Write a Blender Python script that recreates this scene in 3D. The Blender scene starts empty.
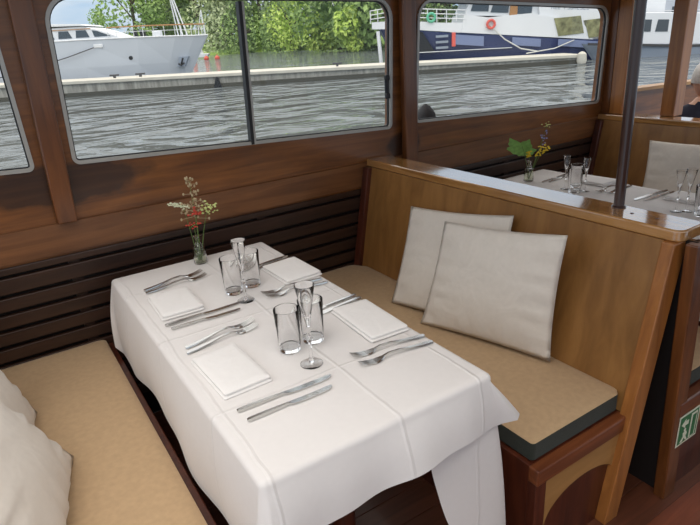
import bpy, bmesh, math, random
from mathutils import Vector, Matrix
C = bpy.context.scene
COL = C.collection
PI = math.pi
rnd = random.Random(7)

# ------------------------------------------------------------------ camera
cam_d = bpy.data.cameras.new('camera'); cam = bpy.data.objects.new('camera', cam_d); COL.objects.link(cam)
def set_cam(loc, yaw, pitch, roll, f_px):
    r0 = Vector((math.cos(yaw), -math.sin(yaw), 0))
    w = Vector((math.sin(yaw)*math.cos(pitch), math.cos(yaw)*math.cos(pitch), math.sin(pitch)))
    u0 = r0.cross(w)
    r = r0*math.cos(roll) + u0*math.sin(roll); u = u0*math.cos(roll) - r0*math.sin(roll)
    m = Matrix.Identity(4)
    for i in range(3):
        m[i][0] = r[i]; m[i][1] = u[i]; m[i][2] = -w[i]; m[i][3] = loc[i]
    cam.matrix_world = m
    cam_d.sensor_fit = 'HORIZONTAL'; cam_d.sensor_width = 36; cam_d.lens = 36*f_px/700
    cam_d.clip_start = 0.05; cam_d.clip_end = 800
set_cam((-0.600, -0.842, 1.535), 0.55637, -0.37449, -0.06598, 572.6)
C.camera = cam

# ------------------------------------------------------------------ world
world = bpy.data.worlds.new('overcast_sky'); C.world = world; world.use_nodes = True
wt = world.node_tree; wn = wt.nodes; wl = wt.links
for n in list(wn): wn.remove(n)
wo = wn.new('ShaderNodeOutputWorld'); bg = wn.new('ShaderNodeBackground')
tc = wn.new('ShaderNodeTexCoord'); mp = wn.new('ShaderNodeMapping'); mp.inputs['Scale'].default_value = (1.6, 1.6, 5.0)
mp.inputs['Location'].default_value = (4.6, 1.4, 2.7)
nz = wn.new('ShaderNodeTexNoise'); nz.inputs['Scale'].default_value = 2.2; nz.inputs['Detail'].default_value = 5
cr = wn.new('ShaderNodeValToRGB')
cr.color_ramp.elements[0].position = 0.44; cr.color_ramp.elements[0].color = (0.50, 0.67, 0.86, 1)
cr.color_ramp.elements[1].position = 0.70; cr.color_ramp.elements[1].color = (1.0, 0.975, 0.94, 1)
wl.new(tc.outputs['Generated'], mp.inputs['Vector']); wl.new(mp.outputs['Vector'], nz.inputs['Vector'])
wl.new(nz.outputs['Fac'], cr.inputs['Fac']); wm = wn.new('ShaderNodeMix'); wm.data_type = 'RGBA'; wm.blend_type = 'MIX'; wm.inputs['B'].default_value = (1.0, 0.96, 0.91, 1)
wl.new(cr.outputs['Color'], wm.inputs['A']); wl.new(wm.outputs['Result'], bg.inputs['Color'])
sxyz = wn.new('ShaderNodeSeparateXYZ'); wl.new(tc.outputs['Generated'], sxyz.inputs['Vector'])
zr = wn.new('ShaderNodeMapRange'); zr.inputs['From Min'].default_value = 0.0; zr.inputs['From Max'].default_value = 1.0
zr.inputs['To Min'].default_value = 0.9; zr.inputs['To Max'].default_value = 2.4
wr = wn.new('ShaderNodeMapRange'); wr.inputs['From Min'].default_value = 0.15; wr.inputs['From Max'].default_value = 0.7
wl.new(sxyz.outputs['Z'], wr.inputs['Value']); wl.new(wr.outputs['Result'], wm.inputs['Factor'])
wl.new(sxyz.outputs['Z'], zr.inputs['Value']); wl.new(zr.outputs['Result'], bg.inputs['Strength'])
wl.new(bg.outputs['Background'], wo.inputs['Surface'])

# a weak veiled sun, high behind the camera
sun_d = bpy.data.lights.new('sun', 'SUN'); sun = bpy.data.objects.new('sun', sun_d); COL.objects.link(sun)
sun_d.energy = 0.4; sun_d.angle = math.radians(25); sun_d.color = (1.0, 0.96, 0.9)
sun.rotation_euler = (math.radians(35), 0, math.radians(-30))

vs = C.view_settings
vs.view_transform = 'Standard'; vs.look = 'None'; vs.exposure = 0.0; vs.gamma = 1.0; vs.use_curve_mapping = False

# ------------------------------------------------------------------ materials
def srgb(r, g, b):
    f = lambda v: (v/255/12.92) if v/255 <= 0.04045 else ((v/255+0.055)/1.055)**2.4
    return (f(r), f(g), f(b), 1)
def mat_base(name):
    m = bpy.data.materials.new(name); m.use_nodes = True
    return m, m.node_tree.nodes, m.node_tree.links, m.node_tree.nodes['Principled BSDF']
def plain(name, col, rough=0.5, metal=0.0, noise=0.0, nscale=20, bump=0.0, bscale=200, coat=0.0, spec=None):
    m, N, L, P = mat_base(name)
    P.inputs['Base Color'].default_value = col; P.inputs['Roughness'].default_value = rough; P.inputs['Metallic'].default_value = metal
    P.inputs['Coat Weight'].default_value = coat
    if spec is not None: P.inputs['Specular IOR Level'].default_value = spec
    t = N.new('ShaderNodeTexCoord')
    if noise:
        n = N.new('ShaderNodeTexNoise'); n.inputs['Scale'].default_value = nscale; n.inputs['Detail'].default_value = 4
        r = N.new('ShaderNodeValToRGB')
        r.color_ramp.elements[0].position = 0.3; r.color_ramp.elements[1].position = 0.7
        r.color_ramp.elements[0].color = tuple(c*(1-noise) for c in col[:3])+(1,)
        r.color_ramp.elements[1].color = tuple(min(1, c*(1+noise)) for c in col[:3])+(1,)
        L.new(t.outputs['Object'], n.inputs['Vector']); L.new(n.outputs['Fac'], r.inputs['Fac']); L.new(r.outputs['Color'], P.inputs['Base Color'])
    if bump:
        n = N.new('ShaderNodeTexNoise'); n.inputs['Scale'].default_value = bscale; n.inputs['Detail'].default_value = 3
        b = N.new('ShaderNodeBump'); b.inputs['Strength'].default_value = bump; b.inputs['Distance'].default_value = 0.01
        L.new(t.outputs['Object'], n.inputs['Vector']); L.new(n.outputs['Fac'], b.inputs['Height']); L.new(b.outputs['Normal'], P.inputs['Normal'])
    return m
def wood(name, dark, light, axis=0, rough=0.35, coat=0.3, stretch=14, scale=2.2, stains=(), seams=(), blotch=0.25):
    """varnished timber: figure stretched along one axis; stains = (centre, radii, strength); seams = (axis, position)"""
    m, N, L, P = mat_base(name)
    P.inputs['Roughness'].default_value = rough; P.inputs['Coat Weight'].default_value = coat; P.inputs['Coat Roughness'].default_value = 0.12
    t = N.new('ShaderNodeTexCoord'); mp = N.new('ShaderNodeMapping')
    s = [stretch]*3; s[axis] = 1.0
    mp.inputs['Scale'].default_value = s
    n1 = N.new('ShaderNodeTexNoise'); n1.inputs['Scale'].default_value = scale; n1.inputs['Detail'].default_value = 7; n1.inputs['Roughness'].default_value = 0.6; n1.inputs['Distortion'].default_value = 0.6
    n2 = N.new('ShaderNodeTexNoise'); n2.inputs['Scale'].default_value = 2.6; n2.inputs['Detail'].default_value = 4
    L.new(t.outputs['Object'], mp.inputs['Vector']); L.new(mp.outputs['Vector'], n1.inputs['Vector']); L.new(t.outputs['Object'], n2.inputs['Vector'])
    r = N.new('ShaderNodeValToRGB'); r.color_ramp.elements[0].position = 0.28; r.color_ramp.elements[1].position = 0.72
    r.color_ramp.elements[0].color = dark; r.color_ramp.elements[1].color = light
    L.new(n1.outputs['Fac'], r.inputs['Fac'])
    mx = N.new('ShaderNodeMix'); mx.data_type = 'RGBA'; mx.blend_type = 'MULTIPLY'; mx.inputs['Factor'].default_value = blotch
    r2 = N.new('ShaderNodeValToRGB'); r2.color_ramp.elements[0].position = 0.35; r2.color_ramp.elements[1].position = 0.65
    r2.color_ramp.elements[0].color = (0.25, 0.22, 0.2, 1); r2.color_ramp.elements[1].color = (1, 1, 1, 1)
    L.new(n2.outputs['Fac'], r2.inputs['Fac']); L.new(r.outputs['Color'], mx.inputs['A']); L.new(r2.outputs['Color'], mx.inputs['B'])
    col = mx.outputs['Result']
    for (cx, cy, cz), rad, k in stains:
        sp = N.new('ShaderNodeMapping'); sp.vector_type = 'POINT'
        sp.inputs['Scale'].default_value = tuple(1/v for v in rad); sp.inputs['Location'].default_value = (-cx/rad[0], -cy/rad[1], -cz/rad[2])
        nd = N.new('ShaderNodeTexNoise'); nd.inputs['Scale'].default_value = 7; nd.inputs['Detail'].default_value = 4
        va = N.new('ShaderNodeVectorMath'); va.operation = 'MULTIPLY_ADD'; va.inputs[1].default_value = (0.9, 0.9, 0.9)
        ln = N.new('ShaderNodeVectorMath'); ln.operation = 'LENGTH'
        rr = N.new('ShaderNodeValToRGB'); rr.color_ramp.elements[0].position = 0.78; rr.color_ramp.elements[0].color = (k, k, k, 1)
        rr.color_ramp.elements[1].position = 1.3; rr.color_ramp.elements[1].color = (0, 0, 0, 1)
        L.new(t.outputs['Object'], sp.inputs['Vector']); L.new(t.outputs['Object'], nd.inputs['Vector'])
        L.new(nd.outputs['Color'], va.inputs[0]); L.new(sp.outputs['Vector'], va.inputs[2]); 
        sb = N.new('ShaderNodeVectorMath'); sb.operation = 'SUBTRACT'; sb.inputs[1].default_value = (0.45, 0.45, 0.45)
        L.new(va.outputs['Vector'], sb.inputs[0]); L.new(sb.outputs['Vector'], ln.inputs[0])
        L.new(ln.outputs['Value'], rr.inputs['Fac'])
        ms = N.new('ShaderNodeMix'); ms.data_type = 'RGBA'
        L.new(rr.outputs['Color'], ms.inputs['Factor']); L.new(col, ms.inputs['A']); ms.inputs['B'].default_value = srgb(34, 22, 18)
        col = ms.outputs['Result']
    L.new(col, P.inputs['Base Color'])
    b = N.new('ShaderNodeBump'); b.inputs['Strength'].default_value = 0.12; b.inputs['Distance'].default_value = 0.004
    L.new(n1.outputs['Fac'], b.inputs['Height']); last = b
    L.new(last.outputs['Normal'], P.inputs['Normal'])
    return m
def clear_glass(name, tint=(0.97, 0.98, 0.98), edge=0.55, gloss_min=0.04, gloss_max=0.7, edge_tint=(0.35, 0.37, 0.38)):
    m = bpy.data.materials.new(name); m.use_nodes = True; N = m.node_tree.nodes; L = m.node_tree.links
    for n in list(N): N.remove(n)
    o = N.new('ShaderNodeOutputMaterial'); tr = N.new('ShaderNodeBsdfTransparent'); gl = N.new('ShaderNodeBsdfGlossy'); gl.inputs['Roughness'].default_value = 0.02
    lw = N.new('ShaderNodeLayerWeight'); lw.inputs['Blend'].default_value = 0.5
    r = N.new('ShaderNodeValToRGB'); r.color_ramp.elements[0].position = edge; r.color_ramp.elements[1].position = 1.0
    r.color_ramp.elements[0].color = tint+(1,); r.color_ramp.elements[1].color = edge_tint+(1,)
    mr = N.new('ShaderNodeMapRange'); mr.inputs['From Min'].default_value = 0.6; mr.inputs['From Max'].default_value = 1.0
    mr.inputs['To Min'].default_value = gloss_min; mr.inputs['To Max'].default_value = gloss_max
    mix = N.new('ShaderNodeMixShader')
    L.new(lw.outputs['Facing'], r.inputs['Fac']); L.new(r.outputs['Color'], tr.inputs['Color'])
    L.new(lw.outputs['Facing'], mr.inputs['Value']); L.new(mr.outputs['Result'], mix.inputs['Fac'])
    L.new(tr.outputs['BSDF'], mix.inputs[1]); L.new(gl.outputs['BSDF'], mix.inputs[2]); L.new(mix.outputs['Shader'], o.inputs['Surface'])
    return m
def fabric(name, col, weave=900, bump=0.15, noise=0.05, soft=0.0, softscale=9):
    m, N, L, P = mat_base(name)
    P.inputs['Roughness'].default_value = 0.9; P.inputs['Specular IOR Level'].default_value = 0.15; P.inputs['Sheen Weight'].default_value = 0.15
    t = N.new('ShaderNodeTexCoord')
    n = N.new('ShaderNodeTexNoise'); n.inputs['Scale'].default_value = 60; n.inputs['Detail'].default_value = 5
    r = N.new('ShaderNodeValToRGB'); r.color_ramp.elements[0].position = 0.3; r.color_ramp.elements[1].position = 0.7
    r.color_ramp.elements[0].color = tuple(c*(1-noise) for c in col[:3])+(1,); r.color_ramp.elements[1].color = tuple(min(1, c*(1+noise)) for c in col[:3])+(1,)
    L.new(t.outputs['Object'], n.inputs['Vector']); L.new(n.outputs['Fac'], r.inputs['Fac']); L.new(r.outputs['Color'], P.inputs['Base Color'])
    n2 = N.new('ShaderNodeTexNoise'); n2.inputs['Scale'].default_value = weave; b = N.new('ShaderNodeBump'); b.inputs['Strength'].default_value = bump; b.inputs['Distance'].default_value = 0.002
    L.new(t.outputs['Object'], n2.inputs['Vector']); L.new(n2.outputs['Fac'], b.inputs['Height'])
    if soft:
        n3 = N.new('ShaderNodeTexNoise'); n3.inputs['Scale'].default_value = softscale; n3.inputs['Detail'].default_value = 2; n3.inputs['Distortion'].default_value = 0.8
        b2 = N.new('ShaderNodeBump'); b2.inputs['Strength'].default_value = soft; b2.inputs['Distance'].default_value = 0.03
        L.new(t.outputs['Object'], n3.inputs['Vector']); L.new(n3.outputs['Fac'], b2.inputs['Height']); L.new(b.outputs['Normal'], b2.inputs['Normal'])
        L.new(b2.outputs['Normal'], P.inputs['Normal'])
    else: L.new(b.outputs['Normal'], P.inputs['Normal'])
    return m

M = {}
M['plank'] = wood('varnished_plank', srgb(92, 52, 22), srgb(148, 92, 42), 0, 0.38, 0.25,
    stains=[((-0.39, 1.5, 1.09), (0.34, 1.0, 0.085), 0.78), ((1.22, 1.5, 1.0), (0.12, 1.0, 0.09), 0.8)])
M['plank_low'] = wood('low_plank', srgb(96, 58, 32), srgb(140, 92, 54), 0, 0.42, 0.15)
M['post'] = wood('post_timber', srgb(80, 43, 18), srgb(132, 78, 36), 2, 0.35, 0.3)
M['orange'] = wood('orange_timber', srgb(132, 80, 36), srgb(178, 116, 58), 2, 0.35, 0.25, blotch=0.15)
M['slat'] = wood('dark_slat', srgb(38, 22, 15), srgb(64, 39, 26), 0, 0.45, 0.1)
M['dark'] = plain('dark_void_wood', srgb(24, 15, 12), 0.7)
M['ply'] = wood('golden_plywood', srgb(126, 86, 42), srgb(160, 114, 62), 2, 0.42, 0.2, stretch=5, scale=3.5, blotch=0.2)
M['ply_light'] = wood('light_plywood', srgb(150, 110, 62), srgb(182, 138, 84), 0, 0.45, 0.1, stretch=6)
M['mahogany'] = wood('dark_mahogany', srgb(58, 24, 16), srgb(96, 46, 28), 2, 0.35, 0.25)
M['rail'] = wood('cap_rail_timber', srgb(150, 102, 52), srgb(200, 150, 92), 1, 0.12, 1.0)
M['rail'].node_tree.nodes['Principled BSDF'].inputs['Coat IOR'].default_value = 1.8
M['rail'].node_tree.nodes['Principled BSDF'].inputs['Coat Roughness'].default_value = 0.06
M['seat_rail'] = wood('seat_rail_timber', srgb(90, 46, 26), srgb(134, 76, 42), 0, 0.35, 0.25)
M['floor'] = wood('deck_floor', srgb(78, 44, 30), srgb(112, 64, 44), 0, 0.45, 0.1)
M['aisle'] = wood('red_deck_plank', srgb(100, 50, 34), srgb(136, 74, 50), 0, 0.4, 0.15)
M['pole'] = plain('brown_painted_pole', srgb(60, 36, 28), 0.28, 0.0, coat=0.4)
M['frame'] = plain('aluminium_frame', srgb(176, 174, 168), 0.4, 0.35)
M['rubber'] = plain('black_rubber', srgb(30, 30, 32), 0.5)
M['pane'] = clear_glass('window_glass', (0.995, 0.998, 0.996), 0.7, 0.015, 0.25, (0.95, 0.96, 0.96))
M['glass'] = plain('drinking_glass', (1, 1, 1, 1), 0.0)
M['glass'].node_tree.nodes['Principled BSDF'].inputs['Transmission Weight'].default_value = 1.0
M['glass'].node_tree.nodes['Principled BSDF'].inputs['IOR'].default_value = 1.45
M['tumbler_base'] = M['glass']
M['base_glass'] = plain('thick_glass_base', (1, 1, 1, 1), 0.0)
M['base_glass'].node_tree.nodes['Principled BSDF'].inputs['Transmission Weight'].default_value = 1.0
M['base_glass'].node_tree.nodes['Principled BSDF'].inputs['IOR'].default_value = 1.45
M['vase_glass'] = clear_glass('bottle_glass', (0.98, 0.99, 0.975), 0.6, 0.04, 0.6, (0.45, 0.50, 0.45))
M['water_in'] = clear_glass('vase_water', (0.90, 0.94, 0.84), 0.6, 0.03, 0.4, (0.62, 0.68, 0.54))
M['steel'] = plain('polished_steel', srgb(206, 205, 202), 0.2, 1.0)
M['cushion'] = fabric('tan_cushion_fabric', srgb(182, 154, 120), 700, 0.25, 0.06)
M['piping'] = fabric('green_cushion_side', srgb(46, 50, 44), 700, 0.2, 0.05)
M['pillow'] = fabric('off_white_linen', srgb(216, 208, 198), 600, 0.2, 0.02, 0.22, 9)
M['napkin'] = fabric('white_napkin_cotton', srgb(228, 225, 223), 900, 0.1, 0.01, 0.1, 25)
def cloth_mat():
    m = fabric('white_table_linen', srgb(220, 216, 214), 900, 0.1, 0.01)
    N = m.node_tree.nodes; L = m.node_tree.links; P = N['Principled BSDF']
    prev = P.inputs['Normal'].links[0].from_socket
    t = N.new('ShaderNodeTexCoord'); sx = N.new('ShaderNodeSeparateXYZ')
    # slow wobble + ironed folds: thin ridges at set places of the cloth
    n = N.new('ShaderNodeTexNoise'); n.inputs['Scale'].default_value = 5; n.inputs['Detail'].default_value = 3
    L.new(t.outputs['Object'], n.inputs['Vector'])
    L.new(t.outputs['Object'], sx.inputs['Vector'])
    acc = None
    for ax, p, wd in (('Y', 0.262, .007), ('Y', 0.69, .007), ('Y', 1.10, .007), ('X', 0.03, .007), ('X', -0.285, .006), ('X', 0.27, .006)):
        d = N.new('ShaderNodeMath'); d.operation = 'SUBTRACT'; d.inputs[1].default_value = p; L.new(sx.outputs[ax], d.inputs[0])
        w2 = N.new('ShaderNodeMath'); w2.operation = 'MULTIPLY_ADD'; w2.inputs[1].default_value = 0.02; L.new(n.outputs['Fac'], w2.inputs[0]); L.new(d.outputs[0], w2.inputs[2])
        w3 = N.new('ShaderNodeMath'); w3.operation = 'SUBTRACT'; w3.inputs[1].default_value = 0.01; L.new(w2.outputs[0], w3.inputs[0])
        a = N.new('ShaderNodeMath'); a.operation = 'ABSOLUTE'; L.new(w3.outputs[0], a.inputs[0])
        r = N.new('ShaderNodeMapRange'); r.inputs['From Min'].default_value = 0; r.inputs['From Max'].default_value = wd; r.inputs['To Min'].default_value = 1; r.inputs['To Max'].default_value = 0
        L.new(a.outputs[0], r.inputs['Value'])
        if acc is None: acc = r.outputs[0]
        else:
            s = N.new('ShaderNodeMath'); s.operation = 'ADD'; L.new(acc, s.inputs[0]); L.new(r.outputs[0], s.inputs[1]); acc = s.outputs[0]
    b = N.new('ShaderNodeBump'); b.inputs['Strength'].default_value = 0.5; b.inputs['Distance'].default_value = 0.004
    L.new(acc, b.inputs['Height']); L.new(prev, b.inputs['Normal'])
    b2 = N.new('ShaderNodeBump'); b2.inputs['Strength'].default_value = 0.18; b2.inputs['Distance'].default_value = 0.03
    L.new(n.outputs['Fac'], b2.inputs['Height']); L.new(b.outputs['Normal'], b2.inputs['Normal']); L.new(b2.outputs['Normal'], P.inputs['Normal'])
    return m
M['cloth'] = cloth_mat()
M['stem'] = plain('green_stem', srgb(92, 116, 56), 0.6)
M['leaf'] = plain('leaf_green', srgb(124, 168, 84), 0.55, noise=0.2, nscale=60)
M['red'] = plain('red_petals', srgb(190, 66, 48), 0.6)
M['yellow'] = plain('yellow_petals', srgb(226, 196, 44), 0.6)
M['lilac'] = plain('lilac_petals', srgb(132, 138, 186), 0.6)
M['beige'] = plain('dry_panicle', srgb(176, 158, 124), 0.8)
M['umbel'] = plain('pale_umbel', srgb(222, 226, 196), 0.7)
M['lime'] = plain('lime_bloom', srgb(196, 204, 130), 0.7)
M['white_paint'] = plain('white_boat_paint', srgb(226, 228, 230), 0.35, noise=0.02, nscale=0.8)
M['grey_paint'] = plain('grey_boat_paint', srgb(196, 202, 210), 0.4, noise=0.03, nscale=0.6)
M['mid_grey'] = plain('mid_grey_boat_paint', srgb(140, 150, 164), 0.4, noise=0.04, nscale=0.6)
M['navy'] = plain('navy_boat_paint', srgb(48, 58, 98), 0.35, noise=0.05, nscale=0.8)
M['navy_light'] = plain('faded_navy_paint', srgb(120, 132, 166), 0.4)
M['boat_glass'] = plain('dark_boat_glass', srgb(70, 80, 88), 0.1)
M['curtain_glass'] = plain('yellow_curtained_glass', srgb(128, 128, 92), 0.2, noise=0.6, nscale=3.5)
M['teak'] = plain('teak_rail', srgb(176, 128, 78), 0.5)
M['steel_rail'] = plain('white_railing', srgb(222, 224, 226), 0.4)
M['red_ring'] = plain('red_life_ring', srgb(216, 96, 84), 0.5)
M['green_ring'] = plain('green_life_ring', srgb(96, 186, 150), 0.5)
M['rope'] = plain('mooring_rope', srgb(206, 206, 200), 0.8)
M['dark_rope'] = plain('dark_rope', srgb(70, 70, 72), 0.8)
M['buoy'] = plain('red_buoy', srgb(214, 92, 74), 0.5)
M['bark'] = plain('tree_bark', srgb(84, 74, 58), 0.9, noise=0.3, nscale=4)
M['grass'] = plain('bank_grass', srgb(140, 168, 78), 0.9, noise=0.25, nscale=0.4)
M['concrete_top'] = plain('pale_concrete', srgb(198, 194, 182), 0.85, noise=0.08, nscale=2)
def concrete():
    m, N, L, P = mat_base('weathered_concrete'); P.inputs['Roughness'].default_value = 0.85
    t = N.new('ShaderNodeTexCoord'); mp = N.new('ShaderNodeMapping'); mp.inputs['Scale'].default_value = (4, 4, 0.7)
    n = N.new('ShaderNodeTexNoise'); n.inputs['Scale'].default_value = 1.8; n.inputs['Detail'].default_value = 6
    r = N.new('ShaderNodeValToRGB'); r.color_ramp.elements[0].position = .3; r.color_ramp.elements[1].position = .7
    r.color_ramp.elements[0].color = srgb(122, 121, 114); r.color_ramp.elements[1].color = srgb(172, 170, 162)
    L.new(t.outputs['Object'], mp.inputs['Vector']); L.new(mp.outputs['Vector'], n.inputs['Vector']); L.new(n.outputs['Fac'], r.inputs['Fac']); L.new(r.outputs['Color'], P.inputs['Base Color'])
    return m
M['concrete'] = concrete()
M['wet'] = plain('algae_waterline', srgb(74, 72, 62), 0.5)
def leafmat(name, a, b):
    m, N, L, P = mat_base(name); P.inputs['Roughness'].default_value = 0.7
    t = N.new('ShaderNodeTexCoord'); n = N.new('ShaderNodeTexNoise'); n.inputs['Scale'].default_value = 0.7; n.inputs['Detail'].default_value = 5
    r = N.new('ShaderNodeValToRGB'); r.color_ramp.elements[0].position = .35; r.color_ramp.elements[1].position = .65
    r.color_ramp.elements[0].color = a; r.color_ramp.elements[1].color = b
    L.new(t.outputs['Object'], n.inputs['Vector']); L.new(n.outputs['Fac'], r.inputs['Fac']); L.new(r.outputs['Color'], P.inputs['Base Color'])
    P.inputs['Subsurface Weight'].default_value = 0.0
    return m
M['fol_dark'] = leafmat('dark_foliage', srgb(98, 120, 76), srgb(136, 158, 100))
M['fol_mid'] = leafmat('mid_foliage', srgb(122, 150, 84), srgb(162, 188, 108))
M['fol_bright'] = leafmat('bright_foliage', srgb(176, 204, 92), srgb(214, 232, 124))
M['fol_pale'] = leafmat('pale_willow_foliage', srgb(178, 192, 140), srgb(212, 220, 176))
def water():
    m, N, L, P = mat_base('rippled_water')
    P.inputs['Base Color'].default_value = (0.135, 0.152, 0.155, 1); P.inputs['Roughness'].default_value = 0.05; P.inputs['IOR'].default_value = 1.33
    t = N.new('ShaderNodeTexCoord'); mp = N.new('ShaderNodeMapping'); mp.inputs['Rotation'].default_value = (0, 0, math.radians(31)); mp.inputs['Scale'].default_value = (0.75, 1.0, 1.0)
    n = N.new('ShaderNodeTexNoise'); n.inputs['Scale'].default_value = 1.0; n.inputs['Detail'].default_value = 4; n.inputs['Roughness'].default_value = 0.5; n.inputs['Distortion'].default_value = 1.0
    b = N.new('ShaderNodeBump'); b.inputs['Strength'].default_value = 1.0; b.inputs['Distance'].default_value = 0.30
    L.new(t.outputs['Object'], mp.inputs['Vector']); L.new(mp.outputs['Vector'], n.inputs['Vector']); L.new(n.outputs['Fac'], b.inputs['Height'])
    n2 = N.new('ShaderNodeTexNoise'); n2.inputs['Scale'].default_value = 0.38; n2.inputs['Detail'].default_value = 2; n2.inputs['Distortion'].default_value = 1.2
    b2 = N.new('ShaderNodeBump'); b2.inputs['Strength'].default_value = 1.0; b2.inputs['Distance'].default_value = 0.8
    L.new(mp.outputs['Vector'], n2.inputs['Vector']); L.new(n2.outputs['Fac'], b2.inputs['Height']); L.new(b.outputs['Normal'], b2.inputs['Normal']); L.new(b2.outputs['Normal'], P.inputs['Normal'])
    return m
M['water'] = water()
M['skin'] = plain('skin', srgb(222, 176, 150), 0.55)
M['hair'] = plain('grey_hair', srgb(196, 194, 190), 0.7, noise=0.15, nscale=60)
M['navy_knit'] = fabric('navy_jumper', srgb(44, 46, 60), 500, 0.3, 0.1)
M['trouser'] = fabric('dark_trousers', srgb(60, 62, 70), 500, 0.2, 0.05)
M['black'] = plain('black_plastic', srgb(20, 20, 22), 0.35)
M['sign_green'] = plain('sign_green', srgb(52, 118, 74), 0.5)
M['sign_white'] = plain('sign_white', srgb(222, 226, 206), 0.5)

# ------------------------------------------------------------------ mesh helpers
def tag(o, label=None, cat=None, group=None, kind=None):
    if label: o['label'] = label
    if cat: o['category'] = cat
    if group: o['group'] = group
    if kind: o['kind'] = kind
    return o
def empty(name, loc=(0, 0, 0), rz=0, label=None, cat=None, group=None, kind=None):
    o = bpy.data.objects.new(name, None); COL.objects.link(o); o.location = loc; o.rotation_euler = (0, 0, rz); o.empty_display_size = 0.05
    return tag(o, label, cat, group, kind)
class MB:
    def __init__(s): s.bm = bmesh.new()
    def box(s, x0, x1, y0, y1, z0, z1, bev=0.0, mtx=None):
        b = bmesh.new(); bmesh.ops.create_cube(b, size=1)
        bmesh.ops.scale(b, vec=(abs(x1-x0), abs(y1-y0), abs(z1-z0)), verts=b.verts)
        if bev: bmesh.ops.bevel(b, geom=list(b.edges), offset=bev, segments=2, affect='EDGES', profile=0.5)
        bmesh.ops.translate(b, vec=((x0+x1)/2, (y0+y1)/2, (z0+z1)/2), verts=b.verts)
        if mtx is not None: bmesh.ops.transform(b, matrix=mtx, verts=b.verts)
        return s.add(b)
    def add(s, b):
        me = bpy.data.meshes.new('t'); b.to_mesh(me); b.free(); s.bm.from_mesh(me); bpy.data.meshes.remove(me); return s
    def prism(s, poly, axis, a, b_, bev=0.0):
        """poly of 2-D points extruded along axis from a to b; 2-D order is the remaining axes"""
        b = bmesh.new()
        def P(p, t):
            q = list(p); q.insert(axis, t); return q
        v0 = [b.verts.new(P(p, a)) for p in poly]; v1 = [b.verts.new(P(p, b_)) for p in poly]
        b.faces.new(v0); b.faces.new(v1)
        for i in range(len(poly)):
            j = (i+1) % len(poly); b.faces.new((v0[i], v0[j], v1[j], v1[i]))
        bmesh.ops.recalc_face_normals(b, faces=b.faces)
        if bev: bmesh.ops.bevel(b, geom=list(b.edges), offset=bev, segments=2, affect='EDGES', profile=0.5)
        return s.add(b)
    def tube(s, pts, r, segs=10, caps=True):
        pts = [Vector(p) for p in pts]; b = bmesh.new(); rings = []
        rr = r if isinstance(r, (list, tuple)) else [r]*len(pts)
        ref = None
        for i, p in enumerate(pts):
            d = (pts[min(i+1, len(pts)-1)]-pts[max(i-1, 0)]).normalized()
            if ref is None: ref = Vector((0, 0, 1)) if abs(d.z) < 0.9 else Vector((1, 0, 0))
            a = d.cross(ref).normalized(); c = a.cross(d).normalized(); ref = c
            rings.append([b.verts.new(p+(a*math.cos(2*PI*k/segs)+c*math.sin(2*PI*k/segs))*rr[i]) for k in range(segs)])
        for i in range(len(rings)-1):
            for k in range(segs): b.faces.new((rings[i][k], rings[i][(k+1) % segs], rings[i+1][(k+1) % segs], rings[i+1][k]))
        if caps: b.faces.new(rings[0]); b.faces.new(rings[-1])
        bmesh.ops.recalc_face_normals(b, faces=b.faces)
        return s.add(b)
    def lathe(s, prof, segs=24, center=(0, 0, 0), cap0=False, cap1=False, solid=False):
        b = bmesh.new(); rings = []
        for r, z in prof:
            rings.append([b.verts.new((center[0]+r*math.cos(2*PI*k/segs), center[1]+r*math.sin(2*PI*k/segs), center[2]+z)) for k in range(segs)])
        for i in range(len(rings)-1):
            for k in range(segs): b.faces.new((rings[i][k], rings[i][(k+1) % segs], rings[i+1][(k+1) % segs], rings[i+1][k]))
        if cap0: b.faces.new(list(reversed(rings[0])))
        if cap1: b.faces.new(rings[-1])
        if solid: b.faces.new(list(reversed(rings[0]))); b.faces.new(rings[-1])
        bmesh.ops.recalc_face_normals(b, faces=b.faces)
        return s.add(b)
    def ball(s, c, r, sub=2, sc=(1, 1, 1)):
        b = bmesh.new(); bmesh.ops.create_icosphere(b, subdivisions=sub, radius=r)
        bmesh.ops.scale(b, vec=sc, verts=b.verts); bmesh.ops.translate(b, vec=c, verts=b.verts); return s.add(b)
    def loft(s, secs):
        """list of closed rings with the same count"""
        b = bmesh.new(); R = [[b.verts.new(p) for p in r] for r in secs]; n = len(R[0])
        for i in range(len(R)-1):
            for k in range(n): b.faces.new((R[i][k], R[i][(k+1) % n], R[i+1][(k+1) % n], R[i+1][k]))
        b.faces.new(R[0]); b.faces.new(R[-1]); bmesh.ops.recalc_face_normals(b, faces=b.faces); return s.add(b)
    def bar(s, secs):
        """flat bar along x: (x, width, z centre, thickness)"""
        return s.loft([[(x, -w/2, z-t/2), (x, w/2, z-t/2), (x, w/2*0.8, z+t/2), (x, -w/2*0.8, z+t/2)] for x, w, z, t in secs])
    def build(s, name, mat, parent=None, smooth=False, loc=None):
        me = bpy.data.meshes.new(name); s.bm.to_mesh(me); s.bm.free(); me.materials.append(mat)
        if smooth:
            me.shade_smooth()
            if smooth != 'all': me.set_sharp_from_angle(angle=math.radians(30))
        o = bpy.data.objects.new(name, me); COL.objects.link(o)
        if parent is not None: o.parent = parent
        if loc: o.location = loc
        return o
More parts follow.
